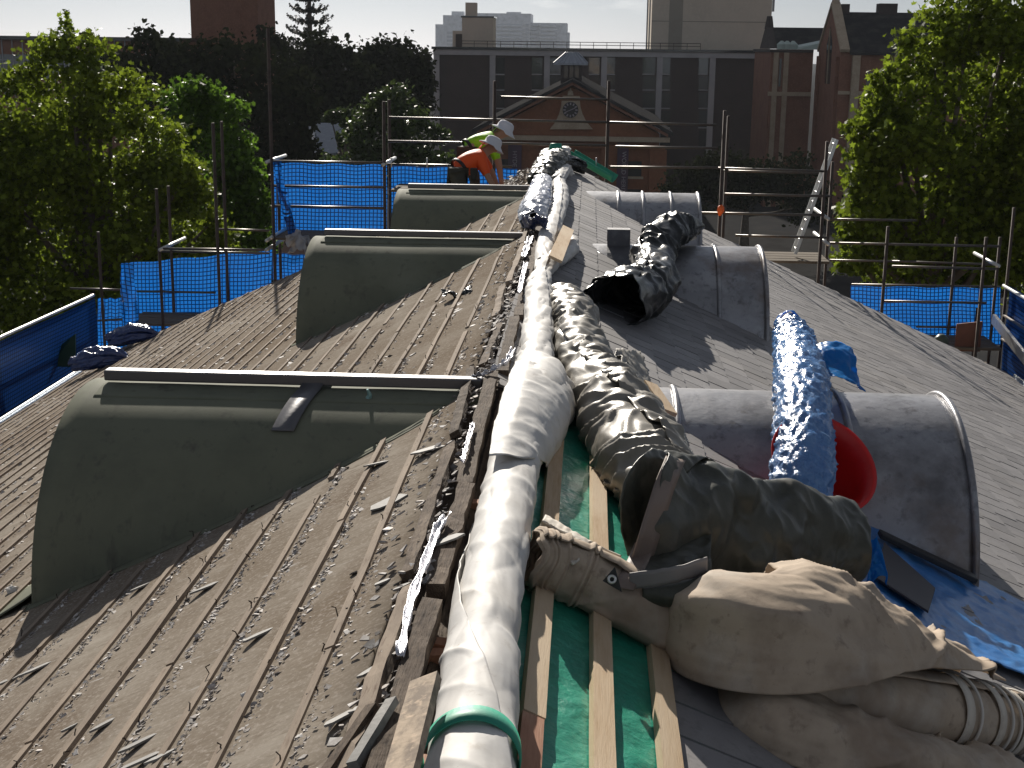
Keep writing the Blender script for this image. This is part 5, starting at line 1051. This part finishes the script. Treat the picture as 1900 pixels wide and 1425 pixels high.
# navy plastic bundles at the left eave corner
for k,(px,py,s,lab) in enumerate(((185,672,.36,'crumpled navy plastic bag by the left eave above the near dormer'),(245,628,.34,'crumpled navy plastic bag farther along the left verge'))):
    q = PY(px,py,18.6 if k == 0 else 20.3)
    rolled('plastic_bag', [q+Vector((-s,-.1,-.06)),q+Vector((-s*.3,0,.0)),q+Vector((s*.5,.05,.04)),q+Vector((s,.1,.02))],[.10,.2,.16,.05],navy_tarp,turns=1.2,nt_=70,nu=80,amp=.06,fa=4,seed=30+k)
    tag(bpy.data.objects['plastic_bag' if k == 0 else 'plastic_bag.001'], lab, 'plastic bag', 'navy plastic bags at the left eave')

# ================================================================== the two roofers
def skinned(name, verts, edges, mat, parent, root=0, sub=2):
    me = bpy.data.meshes.new(name); o0 = WL[parent.name]
    me.from_pydata([tuple(Vector(v[:3])-o0) for v in verts], edges, []); o = link(name, me, parent)
    sm = o.modifiers.new('skin','SKIN'); sm.use_smooth_shade = True
    for i,v in enumerate(verts):
        d = me.skin_vertices[0].data[i]; r = v[3]; d.radius = (r if len(v) < 5 else v[4], r); d.use_root = (i == root)
    sb = o.modifiers.new('smooth','SUBSURF'); sb.levels = sub; sb.render_levels = sub
    me.materials.append(mat); return o
def worker(label, J, shirt, seat_col=None):
    """J: joint name -> point (z relative to the ridge)"""
    J = {k: (Vector((v[0],v[1],ZR+v[2])) if k != 'face' else Vector(v)) for k,v in J.items()}
    base = (J['ankL']+J['ankR'])/2; p = thing('person', base, label, 'person', 'roofers at the far ridge')
    v, e = [], []
    def add(pt, r, par=None):
        v.append((*pt, r)); i = len(v)-1
        if par is not None: e.append((par,i))
        return i
    pel = add(J['pel'],.115); ab = add(J['pel'].lerp(J['chest'],.5),.115,pel); ch = add(J['chest'],.125,ab); nk = add(J['neck'],.055,ch); hd = add(J['head'],.085,nk); ht = add(J['head']+(J['head']-J['neck']).normalized()*.07,.075,hd)
    hdir = (J['face']).normalized(); add(J['head']+hdir*.095-Vector((0,0,.01)),.016,hd)
    for s in 'LR':
        sh_ = add(J['sh'+s],.062,ch); el = add(J['el'+s],.042,sh_); wr_ = add(J['wr'+s],.028,el); hand = J['hand'+s]; ha = add(J['wr'+s].lerp(hand,.5),.036,wr_)
        dr = (hand-J['wr'+s]).normalized(); sdv = dr.cross(Vector((1,0,0))).normalized()
        for q,(off,l) in enumerate(((-.03,.07),(-.01,.085),(.01,.08),(.03,.065))):
            k1 = add(hand+sdv*off,.010,ha); add(hand+sdv*off+dr*l*.6+Vector((.025,0,0)),.008,k1)
        k1 = add(J['wr'+s].lerp(hand,.45)+sdv*.05,.011,ha); add(J['wr'+s].lerp(hand,.8)+sdv*.06+Vector((.02,0,0)),.009,k1)
        hp = add(J['hip'+s],.085,pel); kn = add(J['kn'+s],.06,hp); an = add(J['ank'+s],.042,kn); add(J['toe'+s],.036,an)
    skinned('body', v, e, skin_m, p)
    v, e = [], []; 
    pel = add(J['pel'].lerp(J['chest'],-.05),.145); ab = add(J['pel'].lerp(J['chest'],.5),.160,pel); ch = add(J['chest'],.168,ab); add(J['chest'].lerp(J['neck'],.55),.09,ch)
    for s in 'LR': sh_ = add(J['sh'+s],.085,ch); m_ = add(J['sh'+s].lerp(J['el'+s],.55),.068,sh_); add(J['sh'+s].lerp(J['el'+s],.85),.060,m_)
    skinned('shirt', v, e, shirt, p)
    v, e = [], []; pel = add(J['pel']+(J['pel']-J['chest']).normalized()*.03,.138)
    for s in 'LR': hp = add(J['hip'+s],.105,pel); kn = add(J['kn'+s],.078,hp); an = add(J['ank'+s].lerp(J['kn'+s],.12),.062,kn)
    skinned('trousers', v, e, trouser_m, p)
    for s in 'LR': skinned('boot', [(*J['ank'+s],.05),(*J['ank'+s].lerp(J['toe'+s],.5),.046),(*J['toe'+s],.042)], [(0,1),(1,2)], M('leather boot',(.06,.045,.03),.7), p)
    # brimmed cotton hat
    up = (J['head']-J['neck']).normalized()*.6+Vector((0,0,.7)); up.normalize(); f = (J['face']-up*J['face'].dot(up)).normalized(); sdv = up.cross(f); c = J['head']+up*.035; rws = []
    for (r,h) in ((.0,.105),(.05,.103),(.085,.085),(.100,.045),(.104,.0),(.145,-.018),(.165,-.032)):
        rws.append([c+(f*math.cos(t)*1.12+sdv*math.sin(t))*r+up*(h-(.03*(math.cos(t) > .2) if r > .12 else 0)) for t in np.linspace(0,2*PI,25)[:-1]])
    hat = MB().grid(rws,close=True).build('hat', hat_m, p, smooth=True, solid=.006)
    nf = MB(); b_ = c-f*.095-up*.01
    nf.grid([[b_+sdv*(q-2)*.035-up*.0, b_+sdv*(q-2)*.040-up*.06-f*.03, b_+sdv*(q-2)*.045-up*.11-f*.045] for q in range(5)]); nf.build('neck_flap', seat_col or hat_m, hat, smooth=True, solid=.004)
    bl_ = J['pel'].lerp(J['chest'],.12); ax = (J['chest']-J['pel']).normalized(); a1 = ax.cross(Vector((0,1,0))).normalized(); a2 = ax.cross(a1)
    MB().grid([[bl_+(a1*math.cos(t)+a2*math.sin(t))*.150+ax*dx for dx in (-.022,.022)] for t in np.linspace(0,2*PI,33)]).build('tool_belt', M('black belt',(.02,.018,.016),.6), p, smooth=True, solid=.008)
    q = bl_+Vector((.20,-.15,-.02)); MB().hexa([q+Vector(d) for d in ((-.04,-.03,-.11),(.04,-.03,-.11),(.04,.03,-.11),(-.04,.03,-.11),(-.05,-.035,.05),(.05,-.035,.05),(.05,.035,.05),(-.05,.035,.05))]).build('tool_pouch', MATS['black belt'], p, bevel=.015)
    return p
worker('bent roofer in orange shirt and white hat behind the farthest left dormer', dict(pel=(-1.24,18.25,.06),chest=(-.98,18.45,.24),neck=(-.89,18.52,.30),head=(-.81,18.56,.36),face=Vector((.7,.1,-.6)),
    shL=(-.96,18.62,.22),elL=(-.80,18.66,.0),wrL=(-.72,18.62,-.20),handL=(-.69,18.61,-.27),shR=(-.93,18.28,.19),elR=(-.82,18.20,-.03),wrR=(-.70,18.16,-.22),handR=(-.66,18.15,-.29),
    hipL=(-1.25,18.36,.0),hipR=(-1.23,18.14,.0),knL=(-1.16,18.42,-.36),knR=(-1.12,18.12,-.36),ankL=(-1.42,18.45,-.58),ankR=(-1.38,18.10,-.56),toeL=(-1.25,18.46,-.53),toeR=(-1.21,18.10,-.51)), hivis_orange, hivis_orange)
worker('bent roofer in lime shirt and white hat, farther of the two', dict(pel=(-1.18,19.0,.27),chest=(-.90,19.12,.43),neck=(-.78,19.18,.47),head=(-.69,19.2,.53),face=Vector((.85,0,-.45)),
    shL=(-.86,19.30,.40),elL=(-.76,19.34,.12),wrL=(-.72,19.3,-.12),handL=(-.70,19.28,-.2),shR=(-.84,18.95,.38),elR=(-.74,18.90,.10),wrR=(-.70,18.88,-.14),handR=(-.68,18.87,-.22),
    hipL=(-1.2,19.1,.22),hipR=(-1.18,18.9,.22),knL=(-1.06,19.12,-.16),knR=(-1.04,18.88,-.16),ankL=(-1.22,19.14,-.50),ankR=(-1.2,18.86,-.49),toeL=(-1.06,19.15,-.44),toeR=(-1.04,18.86,-.43)), hivis_lime, hivis_lime)
